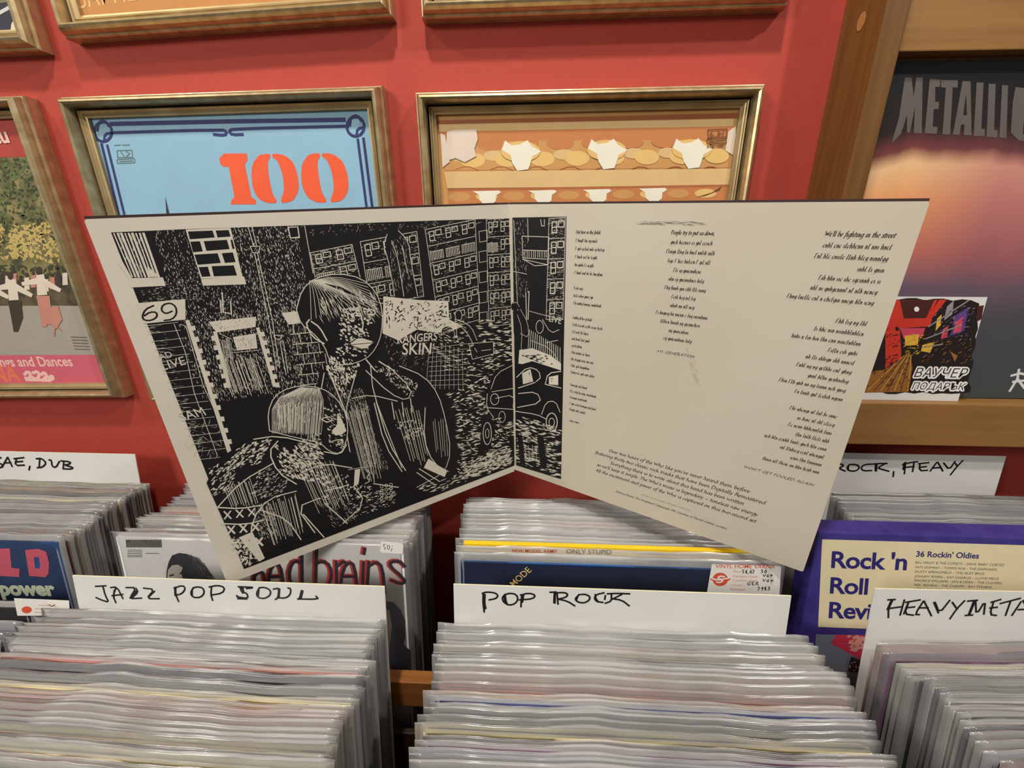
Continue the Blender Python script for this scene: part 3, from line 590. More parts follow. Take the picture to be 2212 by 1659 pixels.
S4 = ['cream', 'pale grey', 'grey', 'slate blue', 'pale grey', 'grey', 'pale grey', 'slate blue', 'grey', 'mauve', 'brown', 'dark']
bin_of(span(.3895, .447, .0058), lambda t: .512, lambda t: 1.006 + .004 * t, 6, lambda t: 0, 'behind the blue bordered boxed set', 'records behind the blue bordered boxed set', S4, 18)

# the records one can see the face of
RED = ink('brush_red', (176, 62, 58)); BRK = ink('brush_dark', (54, 42, 52)); HAIR = ink('hair_grey', (52, 52, 56)); FACE = ink('face_grey', (178, 172, 164)); BAR = ink('bar_grey', (96, 94, 92))
o, M = record(-.2865, .3655, .9945, 6, 0, mat('jacket_bright_white', (250, 249, 246), .45, var=.02), 'white record cover with red brush lettering behind the JAZZ POP SOUL card', None)
I = Ink(front_surf(M), 0, 950, 3.95)
for i in range(34): I.pen('%d,%d %d,%d' % (1080 + i * 8.8, 855, 1084 + i * 8.8, 915), .0008 if i % 3 else .0016, BAR)
for y in (940, 955, 970, 985, 997): I.pen('1090,%d 1210,%d' % (y, y + 1), .0008, BAR)
I.pen('1245,968 1355,970', .0008, BAR)
I.poly([(1420, 1180), (1422, 1120), (1440, 1040), (1470, 985), (1530, 965), (1600, 975), (1680, 1010), (1750, 1070), (1800, 1140), (1835, 1195), (1860, 1290), (1870, 1420), (1420, 1420)], HAIR)
I.poly([(1430, 1165), (1435, 1110), (1470, 1070), (1520, 1065), (1560, 1090), (1545, 1130), (1560, 1180), (1590, 1300), (1540, 1400), (1440, 1400)], FACE)
I.pen('1450,1160 1480,1150;1540,1140 1580,1125', .002, HAIR)
I.specks([(1600, 980), (1720, 1020), (1850, 1200), (1700, 1150)], 60, BAR, 30, 80, .0003, .0008, ang=50)
I.crop(440, 1080, 3.687)
STK = '395,540 390,720;395,600 440,560 470,590 480,660;500,720 515,560 555,505 600,520 620,640 628,720;510,610 610,605;700,700 665,600 690,500 735,480 765,500;770,440 772,560 775,720;890,385 882,560 880,740;890,500 945,482 995,520 1010,600 985,670 940,700;1045,485 1048,600 1050,740;1060,520 1100,482 1130,505;1070,720 1100,540 1150,490 1190,520 1215,720;1095,605 1200,605;1262,490 1258,600 1255,740;1272,383 1265,425;1305,488 1296,600 1290,740;1310,520 1365,488 1412,530 1432,740;1592,525 1555,485 1490,485 1470,510 1500,550 1560,600 1598,645 1560,665 1485,635'
I.pen(STK.replace('', ''), .0052, RED); I.crop(443, 1081, 3.687); I.pen(STK, .0034, BRK)
I.crop(440, 1080, 3.687)
I.poly([(1440, 1340), (1475, 1250), (1500, 1000), (1480, 880), (1440, 860), (1460, 805), (1510, 815), (1570, 880), (1605, 960), (1605, 1080), (1590, 1150), (1650, 1200), (1655, 1420), (1440, 1420)], HAIR)
I.specks([(1560, 1020), (1610, 1020), (1620, 1150), (1570, 1150)], 30, HAIR, 10, 30, .0003, .0006)
I.build('cover_print', o, M.inverted())
I = Ink(front_surf(M, JT / 2 + .0010), 440, 1080, 3.687); I.polyuv([I.P(p) for p in ((1412, 335), (1425, 325), (1580, 345), (1590, 360), (1585, 420), (1575, 428), (1418, 420), (1405, 405))], WHT if False else ink('tag_white', (240, 238, 232)))
I.pen('1450,355 1432,352 1435,372 1448,378 1440,395;1468,360 1460,385 1475,395 1485,370 1468,360;1500,365 1503,368;1500,385 1492,408', .0006, MARK); I.build('price_tag', o, M.inverted(), 'white price tag')

NAVY = mat('jacket_navy', (24, 44, 92), .4, var=.05, scale=20)
o, M = record(.0885, .350, .9915, 6, 0, NAVY, 'dark blue record cover with gold slanting letters behind the POP ROCK card', None)
v, f = bevbox(-JS / 2, JS / 2, -JT / 2 - .0001, JT / 2, JS - .0018, JS + .0002, .0006); mesh_obj('top_edge', v, f, mat('edge_blue', (66, 112, 176), .4), parent=o)
I = Ink(front_surf(M), 950, 1000, 4.424); I.text('DEPECHE MODE', (446, 1424), (880, 1030), ink('gold_letter', (226, 200, 124)), bold=.004, tall=1.05); I.build('cover_lettering', o, M.inverted(), 'gold letters set on a slant')
def shop_sticker(o, M, quad, k, ox, oy, inset=JT / 2 + .0009):
    SG = ink('sticker_white', (232, 228, 222)); SO = ink('sticker_orange', (214, 84, 50)); SF = ink('sticker_faint', (214, 150, 136))
    I = Ink(front_surf(M, inset)); I.x0, I.y0, I.k = ox, oy, k
    I.poly(quad, SG); return I, SO, SF
I, SO, SF = shop_sticker(o, M, [(828, 975), (838, 965), (1480, 985), (1492, 998), (1470, 1330), (770, 1310)], 4.424, 1350, 1000)
I.text('VINYL HOME VARNA', (862, 1003), (1432, 1008), SO, bold=.01)
I.ell((910, 1112), 74, 64, SO, 24); I.poly([(810, 1110), (860, 1085), (960, 1082), (1015, 1110), (960, 1140), (860, 1140)], SO)
SG = ink('sticker_white', (232, 228, 222)); I.pen('835,1105 880,1118 940,1108 990,1100;950,1085 905,1080 885,1098 920,1112 935,1128 905,1142 875,1138', .0016, SG)
for t_, a_, b_ in (('Price', (1035, 1045), (1105, 1047)), ('Condition media', (1030, 1092), (1270, 1095)), ('Condition sleeve', (1025, 1130), (1265, 1134)), ('Country', (1015, 1172), (1125, 1175)), ('Released', (1003, 1215), (1145, 1219))): I.text(t_, a_, b_, SF, bold=.01)
I.pen('1140,1020 1120,1022 1125,1038 1138,1040 1125,1055;1165,1022 1150,1035 1170,1050 1150,1052 1165,1022;1180,1055 1175,1062;1205,1020 1190,1045 1205,1055 1212,1038 1195,1038;1215,1025 1235,1022 1222,1056;1300,1022 1318,1020 1305,1034 1320,1040 1298,1052;1345,1022 1330,1040 1340,1052 1352,1036 1345,1022;1320,1062 1328,1088 1345,1062;1372,1065 1355,1075 1358,1090 1372,1086 1366,1078;1385,1075 1412,1072;1398,1062 1396,1088;1318,1108 1325,1134 1345,1108;1375,1112 1355,1122 1358,1138 1374,1132 1366,1124;1388,1124 1418,1122;1402,1112 1400,1138;1200,1135 1172,1145 1170,1165 1195,1168 1192,1150;1235,1135 1210,1138 1215,1152 1232,1150 1214,1152 1215,1166 1238,1164;1250,1166 1252,1138 1275,1140 1258,1154 1276,1168;1270,1190 1285,1182 1272,1218;1318,1185 1300,1195 1318,1202 1320,1185 1312,1218;1345,1182 1330,1196 1352,1208 1335,1216 1345,1182;1365,1184 1385,1186 1370,1198 1388,1204 1362,1216', .0007, MARK)
I.build('price_sticker', o, M.inverted(), 'white shop sticker with orange heading')
WH = PAL['white']
o, M = record(.0885, .3555, .9885, 6, 0, PAL['dark'], 'black edged record right behind the dark blue cover', None, sleeve=False)
o, M = record(.0885, .3612, .9920, 6, 0, WH, 'white record with tiny red title behind the dark blue cover', None)
I = Ink(front_surf(M), 950, 1000, 4.424); I.text('NEW MODEL ARMY', (690, 852), (1120, 858), RED, bold=.01); I.text('ONLY STUPID', (1210, 864), (1640, 872), BAR); I.build('cover_lettering', o, M.inverted())
o, M = record(.0885, .3665, .984, 6, 0, PAL['dark'], 'black edged record between the white one and the yellow edged one', None, sleeve=False)
YEL = mat('jacket_yellow', (246, 206, 40), .4, var=.04); o, M = record(.0885, .3722, .9945, 6, 0, YEL, 'bright yellow edged record behind the dark blue cover', None, sleeve=False)
v, f = bevbox(-JS / 2, JS / 2, -.0028, .0028, JS - .02, JS + .001, .0008); mesh_obj('spine_fold', v, f, YEL, parent=o)
# boxed set
BX = mat('box_blue_violet', (52, 44, 124), .4, rgb2=(70, 60, 140), scale=60)
BW, BH, BD = .325, .325, .024
M = T((.4385, .3545, 1.0335)) @ R('X', -6) @ T((0, 0, -BH))
o = empty('boxed_record_set', M, 'thick blue bordered boxed record set with a cream title panel', 'boxed set')
v, f = bevbox(-BW / 2, BW / 2, 0, BD, 0, BH, .0015); mesh_obj('box_body', v, f, BX, parent=o)
q = M.to_3x3(); I = Ink(Surf(M @ Vector((-BW / 2, -.0001, 0)), q @ Vector((1, 0, 0)), q @ Vector((0, 0, 1))), 1700, 960, 3.77)
CRM = ink('box_cream', (230, 218, 180)); BI = ink('box_ink', (44, 38, 118)); BT = ink('box_small_type', (104, 96, 92))
ltp, lbt = I.P((285, 772)), I.P((252, 1485)); I.polyuv([ltp, (BW - .012, ltp[1]), (BW - .012, lbt[1]), lbt], CRM)
I.poly([(236, 1545), (2070, 1575), (2080, 2000), (200, 1990)], ink('box_grey_blue', (120, 128, 146)))
PKR = ink('box_pink_red', (206, 54, 88)); I.poly([(400, 1548), (1900, 1572), (1900, 1900), (620, 1760), (355, 1620)], PKR)
I.specks([(500, 1560), (640, 1560), (620, 1700), (520, 1680)], 26, ink('box_flower', (226, 160, 150)), 20, 60, .002, .006)
I.poly([(520, 1725), (640, 1770), (630, 1860), (495, 1850)], BRK); I.specks([(520, 1740), (620, 1780), (610, 1850), (505, 1840)], 12, WHT, 10, 30, .001, .002)
for t_, a_, b_ in (("Rock 'n", (340, 1000), (975, 1006)), ('Roll', (330, 1208), (656, 1212)), ('Revival', (320, 1408), (905, 1420))): I.text(t_, a_, b_, BI, bold=.024, space=.95, flat=True, shear=-.11)
I.text("36 Rockin' Oldies", (1045, 912), (1562, 916), BI, bold=.022, tall=1.05, flat=True, shear=-.1)
for t_, y, x1 in (("BILL HALEY & THE COMETS – DAVE 'BABY' CORTEZ", 968, 1772), ('FATS DOMINO – TOMMY ROE – THE DIAMONDS', 1006, 1710), ('DUSTY SPRINGFIELD – THE ISLEY BROS', 1043, 1608), ('JOHNNY RIVERS – RAY CHARLES – LLOYD PRICE', 1080, 1725), ('MAURICE WILLIAMS – JAN & DEAN – THE CLOVERS', 1114, 1748), ('NEIL SEDAKA – THE CHAMPS – RAY STEVENS', 1150, 1668), ('LITTLE RICHARD – WILBERT HARRISON', 1184, 1590)):
    I.text(t_, (1043 - (y - 968) * .06, y), (x1, y + 3), BT, flat=True, shear=-.02)
I.build('printed_front', o, M.inverted())
o2, M = record(.512, .3835, 1.016, 6, 0, mat('jacket_gold_edge', (220, 176, 84), .4), 'yellow brown edged record right behind the boxed set', None)
# the blue cover at the near end of the reggae bin, and the dark one with the label
LDB = mat('jacket_blue_print', (58, 88, 140), .45, rgb2=(44, 66, 110), scale=30)
o, M = record(-.6655, .3640, .986, 6, 0, LDB, 'blue record cover with red and pale green letters beside the JAZZ POP SOUL card', None)
I = Ink(front_surf(M), 0, 950, 3.95)
LR = ink('letter_red', (196, 88, 104)); LGN = ink('letter_pale_green', (196, 206, 178))
I.poly([(-20, 930), (85, 925), (100, 1090), (170, 1100), (165, 1170), (-25, 1160)], LR); I.poly([(215, 940), (330, 930), (395, 955), (420, 1050), (415, 1140), (390, 1172), (250, 1160)], LR); I.poly([(290, 1000), (330, 1000), (345, 1060), (340, 1100), (300, 1095)], LDB)
I.text('power', (10, 1320), (485, 1325), LGN, bold=.05, tall=1.0); I.build('cover_print', o, M.inverted())
o, M = record(-.6335, .3000, .962, 8, 0, PAL['dark'], 'dark record with a white price label beside the JAZZ POP SOUL card', None)
I, SO, SF = shop_sticker(o, M, [(120, 1350), (590, 1370), (600, 1500), (150, 1500)], 3.95, 0, 950)
I.ell((230, 1450), 44, 30, SO, 16); I.pen('330,1410 420,1415;400,1400 480,1420;300,1440 560,1450;300,1470 560,1480', .0007, SF); I.pen('420,1405 440,1425 470,1405', .0007, MARK); I.build('price_sticker', o, M.inverted(), 'white shop sticker')

# ------------------------------------------------------------------ white divider cards
CARDT = .0012
def card(xl, xr, ytop, ztop, lean, yaw, label, crop, strokes, w, h=.315):
    Rm = R('Z', yaw) @ R('X', -lean); wd = xr - xl
    M = T(Vector((xl, ytop, ztop)) - Rm.to_3x3() @ Vector((0, 0, h))) @ Rm
    r = empty('divider_card', M, label, 'divider card')
    v, f = bevbox(0, wd, 0, CARDT, 0, h, .0003); o = mesh_obj('card', v, f, [M_CARD, M_CARDEDGE], parent=r)
    for p in o.data.polygons: p.material_index = 1 if p.normal.z > .5 else 0
    q = M.to_3x3(); I = Ink(Surf(M @ Vector((0, 0, 0)), q @ Vector((1, 0, 0)), q @ Vector((0, 0, 1))), *crop)
    for cr, st in strokes:
        I.crop(*cr); I.pen(st, w, MARK)
    I.build('lettering', r, M.inverted(), 'black handwritten capitals'); return r
c3 = (950, 1000, 4.424)
card(-.0660, .2275, .302, 1.0065, 8, 0, 'white divider card handwritten POP ROCK', c3, [(c3,
 '405,1245 445,1232 520,1238 558,1262 540,1295 470,1308;415,1250 412,1330 425,1425;418,1250 418,1330 428,1400;432,1255 428,1340 440,1390;620,1258 595,1290 610,1330 660,1360 720,1345 750,1300 730,1255 670,1243 620,1258;615,1265 620,1310 640,1350;625,1262 632,1320 645,1350;785,1258 778,1320 776,1375;800,1262 790,1330;770,1262 850,1242 915,1262 890,1298 760,1308;1052,1235 1112,1232;1095,1240 1090,1335;1103,1240 1100,1340;1120,1245 1130,1350;1105,1240 1200,1237 1225,1260 1200,1285 1130,1300;1130,1300 1220,1320 1290,1365;1330,1258 1290,1300 1320,1330 1380,1338 1430,1310 1435,1275 1390,1253 1330,1258;1320,1270 1305,1310;1570,1240 1500,1255 1475,1290 1500,1325 1560,1332;1485,1255 1490,1295 1515,1325;1582,1265 1576,1305;1640,1255 1640,1320 1580,1340;1600,1250 1700,1245 1815,1250;1650,1300 1740,1255;1640,1295 1740,1310 1810,1365')], .0016)
c1, c2 = (0, 950, 3.95), (440, 1080, 3.687)
card(-.4230, -.1285, .3015, 1.0015, 8, 0, 'white divider card handwritten JAZZ POP SOUL', c1, [(c1,
 '815,1250 905,1245;880,1255 900,1330 930,1385 870,1368 820,1345;945,1260 1000,1255 1050,1355;990,1262 965,1330 990,1390;975,1285 972,1350;955,1330 1050,1318;1075,1260 1165,1260 1105,1355 1210,1350;1170,1285 1110,1350;1160,1265 1180,1300 1120,1352;1225,1265 1320,1275 1250,1355 1360,1355;1320,1290 1265,1345;1485,1265 1560,1240 1585,1270 1550,1315 1500,1325;1500,1255 1500,1320 1525,1380;1492,1258 1495,1330;1650,1262 1625,1310 1650,1345 1710,1345 1745,1310 1735,1265 1690,1253 1650,1262;1640,1275 1640,1330;1785,1255 1860,1240 1920,1260 1900,1308 1800,1325;1805,1255 1800,1320 1815,1370'),
 (c2, '275,690 390,695;300,690 300,735 345,740 355,785 265,770;290,700 312,742;310,690 320,738;385,700 340,705;270,785 345,788;262,760 300,785;445,698 420,740 430,775 480,787 530,760 535,720 490,695 445,698;440,710 435,760;555,710 600,700 592,780 570,792;605,705 600,775;595,778 650,782 690,755 695,705 670,700;780,720 765,780 750,790;790,722 775,785;750,788 915,790 895,765')], .0016)
c5 = (1700, 960, 3.77)
card(.2945, .600, .3025, 1.017, 8, 1, 'white divider card handwritten HEAVY METAL', c5, [(c5,
 '820,1265 880,1262;860,1265 825,1340 825,1410;850,1268 815,1345;955,1265 920,1390;830,1335 940,1320;965,1285 1085,1265;990,1285 955,1380 1030,1390;985,1290 950,1380;965,1330 1040,1322;1110,1275 1040,1385 1078,1385;1115,1275 1150,1345 1175,1395;1070,1330 1150,1330;1205,1285 1240,1375 1325,1268;1195,1285 1232,1372;1345,1285 1380,1335;1445,1272 1380,1340 1325,1420;1470,1275 1550,1268;1530,1275 1485,1385;1450,1392 1512,1388;1520,1275 1480,1380;1535,1280 1540,1390 1615,1268 1602,1382;1660,1285 1740,1262;1680,1285 1650,1385 1705,1392;1650,1332 1712,1325;1735,1295 1900,1252;1820,1275 1778,1392;1905,1280 1830,1392;1920,1270 1990,1390;1880,1345 1965,1340;2015,1270 1980,1385 2085,1385')], .0016)
card(.330, .5840, .497, 1.0445, 5, 0, 'white divider card handwritten ROCK, HEAVY below the wooden unit', c5, [(c5,
 '410,165 445,158 462,175 420,195 475,217;415,160 405,220;510,163 485,190 505,215 560,217 592,190 570,163 510,163;500,170 498,210;690,160 630,163 600,190 620,215 690,212;732,160 727,217;722,160 718,215;805,153 735,190 780,205 830,218;700,160 760,155 815,155;868,220 864,262;965,145 955,240;955,150 945,205;1035,140 1022,222;945,188 1035,180;940,165 985,150 1065,140;1070,157 1155,148;1082,155 1078,215 1145,210;1075,187 1135,180;1220,145 1165,217;1228,145 1268,217;1185,192 1255,188;1275,150 1320,207 1368,138;1365,148 1388,178;1432,130 1385,178 1330,248')], .0020)
card(-.760, -.5430, .505, 1.0155, 7, 0, 'white divider card handwritten with a word ending in DUB', c1, [(c1,
 '10,152 -30,165 -40,220 -5,240 22,230 18,205 -10,205;65,150 20,232;68,150 105,228;35,198 95,195;120,162 205,152;142,160 130,220 210,216;130,190 195,184;256,225 248,258;310,162 355,158 398,198 362,235 318,238;340,162 335,236;418,172 440,174 445,226 478,238 508,184;520,180 605,188 592,210 545,215 625,235 612,250 540,248;545,185 540,248')], .0026)

# ------------------------------------------------------------------ the open gatefold cover
ST, SBt = Vector((-.0242, .4612, 1.3295)), Vector((-.0192, .4878, 1.0157))
LT, RT = Vector((-.2816, .2807, 1.3101)), Vector((.2488, .3044, 1.3205))
gf = empty('gatefold_cover', T(SBt), 'opened gatefold record cover with a black and white print and columns of verse', 'record cover')
GI = T(SBt).inverted()
def panel(outer, sgn, label):
    top, dn = outer - ST, SBt - ST
    ue = top.normalized(); dv = (dn - ue * dn.dot(ue)).normalized(); ux = ue * sgn; n = ux.cross(-dv)
    S_ = .3150 if sgn > 0 else .3180; th = .0016
    def pt(a, b, h): return ST + ue * a + dv * b + n * h
    r = .0018; out = [(0, 0)]
    for cx_, cy_, a0 in ((S_ - r, r, -90), (S_ - r, S_ - r, 0)):
        out += [(cx_ + r * math.cos(math.radians(a0 + 22.5 * i)), cy_ + r * math.sin(math.radians(a0 + 22.5 * i))) for i in range(5)]
    out += [(0, S_)]; m_ = len(out)
    vs_ = [pt(a, b, 0) for a, b in out] + [pt(a, b, -th) for a, b in out]
    f0 = list(range(m_)); f1 = list(range(m_, 2 * m_))
    if sgn > 0: f0 = f0[::-1]
    else: f1 = f1[::-1]
    fs = [f0, f1]; fm = [0, 1]
    for i in range(m_):
        j = (i + 1) % m_; fs.append((i, j, m_ + j, m_ + i)); fm.append(1)
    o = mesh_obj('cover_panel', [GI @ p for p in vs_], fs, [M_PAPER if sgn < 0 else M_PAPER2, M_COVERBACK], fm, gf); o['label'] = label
    bv = [pt(a, b, h) for h in (-.0003, -.0017) for a, b in ((0, 0), (S_ - .0005, 0), (S_ - .0005, -.0017), (0, -.0017))]
    ff = [(0, 1, 2, 3), (7, 6, 5, 4), (0, 4, 5, 1), (1, 5, 6, 2), (2, 6, 7, 3), (3, 7, 4, 0)]
    mesh_obj('board_edge', [GI @ p for p in bv], ff if sgn < 0 else [q[::-1] for q in ff], ink('edge_brown', (64, 44, 44)), parent=o)['label'] = 'dark worn edge'
    return o, Surf(ST, ux, -dv)
pl, SL = panel(LT, -1, 'panel filled by a black and white street print')
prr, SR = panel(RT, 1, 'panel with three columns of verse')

# black and white street print across the fold (a plain street scene of the same kind)
I = Ink(SL); rn = random.Random(21)
I.poly([(240, 502), (400, 495), (640, 487), (860, 479), (1107, 471), (1115, 1004), (527, 1229)], K)
def walls(quad, n, l0=2, l1=9, ang=None, w=(.0001, .0004), m=None): I.specks(quad, n, m or WHT, l0, l1, w[0], w[1], ang=ang, rnd=rn)
# rough plastered wall of the near house
walls([(330, 498), (640, 488), (700, 830), (430, 860)], 2600, 2, 9, ang=75, w=(.0001, .0005)); walls([(500, 492), (640, 488), (670, 690), (560, 700)], 500, 2, 8, ang=80, w=(.0002, .0006)); walls([(300, 615), (430, 600), (440, 650), (310, 655)], 160, 2, 9, ang=5)
walls([(400, 690), (640, 640), (660, 840), (470, 870)], 900, 2, 9, ang=70, w=(.0001, .0005))
for i in range(9): I.pen('%d,%d %d,%d' % (246 + i * 8, 504, 286 + i * 7.2, 598), .0007 + .0003 * (i % 3), WHT, 0)
walls([(246, 505), (300, 502), (330, 596), (290, 600)], 70, 3, 12, ang=72)
I.poly([(262, 560), (286, 602), (280, 604), (255, 570)], WHT); I.poly([(276, 601), (352, 599), (358, 617), (283, 621)], WHT)
I.poly([(318, 575), (334, 588), (345, 598), (322, 598)], WHT)
# blocked-up opening of large bricks
I.poly([(401, 496), (498, 492), (524, 598), (434, 602)], WHT)
for q in ([(406, 500), (459, 498), (464, 513), (410, 517)], [(466, 498), (494, 497), (498, 511), (470, 513)], [(411, 522), (432, 521), (438, 543), (417, 545)], [(440, 521), (490, 518), (496, 538), (446, 542)], [(420, 550), (470, 547), (477, 568), (427, 572)],
          [(479, 547), (503, 545), (509, 566), (486, 568)], [(429, 577), (449, 576), (455, 597), (436, 598)], [(457, 575), (505, 573), (512, 595), (462, 597)], [(498, 518), (502, 518), (507, 537), (502, 538)]): I.poly(q, K)
I.poly([(434, 603), (527, 597), (532, 614), (439, 617)], WHT)
# two drain pipes' edges
I.pen('536,490 548,532;544,490 554,530;540,532 562,532 558,546 546,546 540,532;550,548 580,690 598,800;556,546 588,690 604,795;592,724 608,724 606,732 594,732 592,724;605,740 618,810;612,736 622,806', .0005, WHT, 0)
I.poly([(621, 490), (644, 489), (648, 514), (626, 515)], WHT); I.poly([(624, 492), (642, 491), (645, 511), (628, 513)], K)
I.pen('480,632 482,674 500,678 498,650;476,648 478,676', .0008, WHT, 0); walls([(465, 640), (510, 640), (520, 690), (470, 690)], 50, 3, 9)
# number plate over the door
I.poly([(294, 655), (400, 646), (401, 690), (312, 699)], WHT)
I.pen('332,660 314,668 307,684 312,692 328,692 340,684 338,674 324,674 312,682', .0011, K); I.pen('372,672 358,678 348,670 352,658 368,654 380,662 382,678 372,690 355,692', .0011, K)
# door boards, toothed stone jambs
for i in range(18):
    y = 704 + i * 17; x = 312 + i * 6.6; I.pen('%d,%d %d,%d' % (x, y, x + 72, y - 8), .0003, WHT, 0)
walls([(316, 704), (350, 702), (440, 960), (425, 985)], 120, 4, 20, ang=-5)
I.pen('376,700 400,760 420,850 470,985;390,700 402,705 438,830 470,900', .0004, WHT, 0)
def jamb(a, b, n, w, side):
    I.poly([a, (a[0] + w, a[1] - 1), (b[0] + w, b[1] - 2), b], WHT)
    for i in range(n):
        t = (i + .5) / n; x = a[0] + (b[0] - a[0]) * t + (w - 1 if side > 0 else -7); y = a[1] + (b[1] - a[1]) * t
        I.poly([(x, y), (x + 9, y - 1), (x + 11, y + 9), (x + 2, y + 10)], WHT)
jamb((400, 692), (494, 986), 12, 9, 1); jamb((460, 716), (492, 838), 6, 8, -1); jamb((553, 708), (590, 836), 7, 7, 1)
I.poly([(450, 695), (553, 684), (552, 706), (468, 718)], WHT); walls([(462, 698), (545, 690), (545, 704), (470, 712)], 26, 3, 8, m=K)
I.poly([(503, 728), (552, 720), (556, 752), (512, 757)], WHT); walls([(506, 731), (550, 724), (552, 748), (514, 752)], 60, 2, 5, m=K)
I.pen('473,720 500,732;488,730 500,775;500,762 560,756;520,765 524,790', .0004, WHT, 0)
LV = 'AD LIVE SAM'.split()
I.text('LIVE', (352, 800), (404, 786), WHT, tall=1.1, shear=.1); I.text('AD', (348, 778), (374, 770), WHT, tall=1.2); I.text('SAM', (390, 910), (446, 896), WHT, tall=1.2, shear=-.2)
walls([(380, 930), (470, 905), (490, 985), (420, 990)], 60, 6, 24)
# brick pier behind the big figure
for r_ in range(7):
    y = 700 + r_ * 22; x = 624 + r_ * 4; I.pen('%d,%d %d,%d' % (x, y, x + 62, y - 6), .0006, WHT, 0)
    for k_ in range(3): I.pen('%d,%d %d,%d' % (x + 8 + k_ * 24 + (r_ % 2) * 10, y - 2, x + 12 + k_ * 24 + (r_ % 2) * 10, y + 20), .0005, WHT, 0)
I.poly([(608, 676), (642, 672), (650, 696), (622, 700)], WHT)
# blocks of flats
def at4(q, a, b): return tuple(q[0][i] * (1 - a) * (1 - b) + q[1][i] * a * (1 - b) + q[2][i] * a * b + q[3][i] * (1 - a) * b for i in (0, 1))
def flats(I, q, cols, rows, w=.0007, sk=()):
    for j in range(rows + 1):
        a, b = at4(q, 0, j / rows), at4(q, 1, j / rows); I.line([a, b], .0005, WHT)
    for i in (0, 1): I.line([at4(q, i, 0), at4(q, i, 1)], .0005, WHT)
    for j in range(rows):
        for i in range(cols):
            if (i, j) in sk:
                c0 = [at4(q, (i + .1) / cols + k_ * .8 / cols / 8, (j + .35) / rows) for k_ in range(9)]; c1 = [at4(q, (i + .1) / cols + k_ * .8 / cols / 8, (j + .85) / rows) for k_ in range(9)]
                for p, r_ in zip(c0, c1): I.line([p, r_], .0006, WHT)
                I.line([c0[0], c0[-1]], .0005, WHT); continue
            u0, u1, v0, v1 = (i + .2) / cols, (i + .48) / cols, (j + .18) / rows, (j + .72) / rows
            I.line([at4(q, u0, v0), at4(q, u1, v0), at4(q, u1, v1), at4(q, u0, v1)], w, WHT, closed=True); I.line([at4(q, u0, (v0 + v1) / 2), at4(q, u1, (v0 + v1) / 2)], w, WHT)
            u0, u1, v0, v1 = (i + .58) / cols, (i + .92) / cols, (j + .16) / rows, (j + .45) / rows
            I.line([at4(q, u0, v0), at4(q, u1, v0), at4(q, u1, v1), at4(q, u0, v1)], w, WHT, closed=True)
    walls(q, 420, 2, 8, ang=-5, w=(.0001, .0004)); I.step()
I.pen('658,488 676,590', .0005, WHT, 0); walls([(650, 487), (1095, 472), (1095, 480), (660, 512)], 90, 3, 10)
flats(I, [(670, 546), (760, 528), (778, 600), (684, 616)], 2, 2, sk=((0, 1),)); flats(I, [(778, 522), (900, 500), (915, 640), (800, 660)], 3, 3, sk=((0, 1), (1, 1)))
flats(I, [(918, 496), (1026, 474), (1036, 690), (950, 715)], 3, 6, sk=((1, 1), (2, 1), (0, 1))); flats(I, [(1050, 474), (1102, 471), (1104, 700), (1056, 705)], 2, 6, sk=((0, 1),))
for i in range(5): I.pen('1034,%d 1052,%d 1052,%d 1036,%d 1034,%d' % (500 + i * 44, 497 + i * 44, 520 + i * 44, 523 + i * 44, 500 + i * 44), .0005, WHT, 0)
# statue-like bare tree trunk before the flats
I.poly([(835, 505), (860, 498), (882, 522), (890, 580), (904, 640), (850, 645), (842, 585), (832, 545)], K)
I.pen('836,506 828,530 838,560 846,600 852,640;860,498 882,520 888,570 902,640;846,520 860,560 872,640;868,530 880,590', .0006, WHT); walls([(838, 508), (878, 512), (898, 630), (852, 630)], 130, 3, 12, ang=78)
# pale hoarding with spray lettering
I.poly([(828, 640), (905, 648), (968, 650), (970, 690), (1000, 705), (960, 720), (900, 712), (860, 735), (826, 720)], WHT)
walls([(832, 650), (965, 655), (968, 705), (835, 715)], 110, 4, 16, m=K, w=(.0005, .0016))
walls([(826, 712), (960, 705), (950, 800), (835, 800)], 160, 3, 12)
I.text('RANGERS', (858, 742), (944, 734), WHT, bold=.01, shear=.1, tall=1.2); I.text('SKINS', (868, 766), (945, 764), WHT, bold=.01, tall=1.15)
# rubble, yards and parked cars
RUB = [(950, 790), (1108, 700), (1112, 1004), (1010, 1035)]
walls(RUB, 420, 5, 18, ang=-12, w=(.0006, .0022)); walls([(985, 800), (1105, 760), (1110, 1000), (990, 1040)], 260, 4, 14, ang=20, w=(.0004, .0014)); walls([(1030, 690), (1108, 690), (1110, 770), (1040, 760)], 60, 6, 20, ang=0, w=(.0006, .002))
I.poly([(1010, 740), (1065, 738), (1066, 765), (1020, 775)], K); I.pen('1012,742 1065,738 1066,764 1020,776 1012,742;1025,752 1030,760;1040,757 1060,755', .0006, WHT, 0)
# bystander in a checked coat
I.poly([(930, 770), (940, 735), (965, 722), (998, 740), (1012, 790), (1000, 835), (940, 845), (918, 820)], K)
for i in range(9): I.pen('%d,%d %d,%d' % (926 + i * 9, 742 + abs(i - 4) * 4, 920 + i * 10, 840), .0003, WHT, 0); I.pen('%d,%d %d,%d' % (926, 752 + i * 10, 1010, 742 + i * 11), .0003, WHT, 0)
I.ell((966, 722), 15, 17, K, 14); I.pen('952,725 955,706 968,702 980,712 982,728;958,712 972,706;960,718 976,712', .0005, WHT)
# person leaning on a car roof
I.ell((990, 682), 9, 12, K, 12); I.pen('984,690 982,674 992,668 998,678 996,692 984,690;990,700 984,716 990,738;998,694 1018,706 1030,735;992,702 1010,720 1022,744', .0006, WHT)
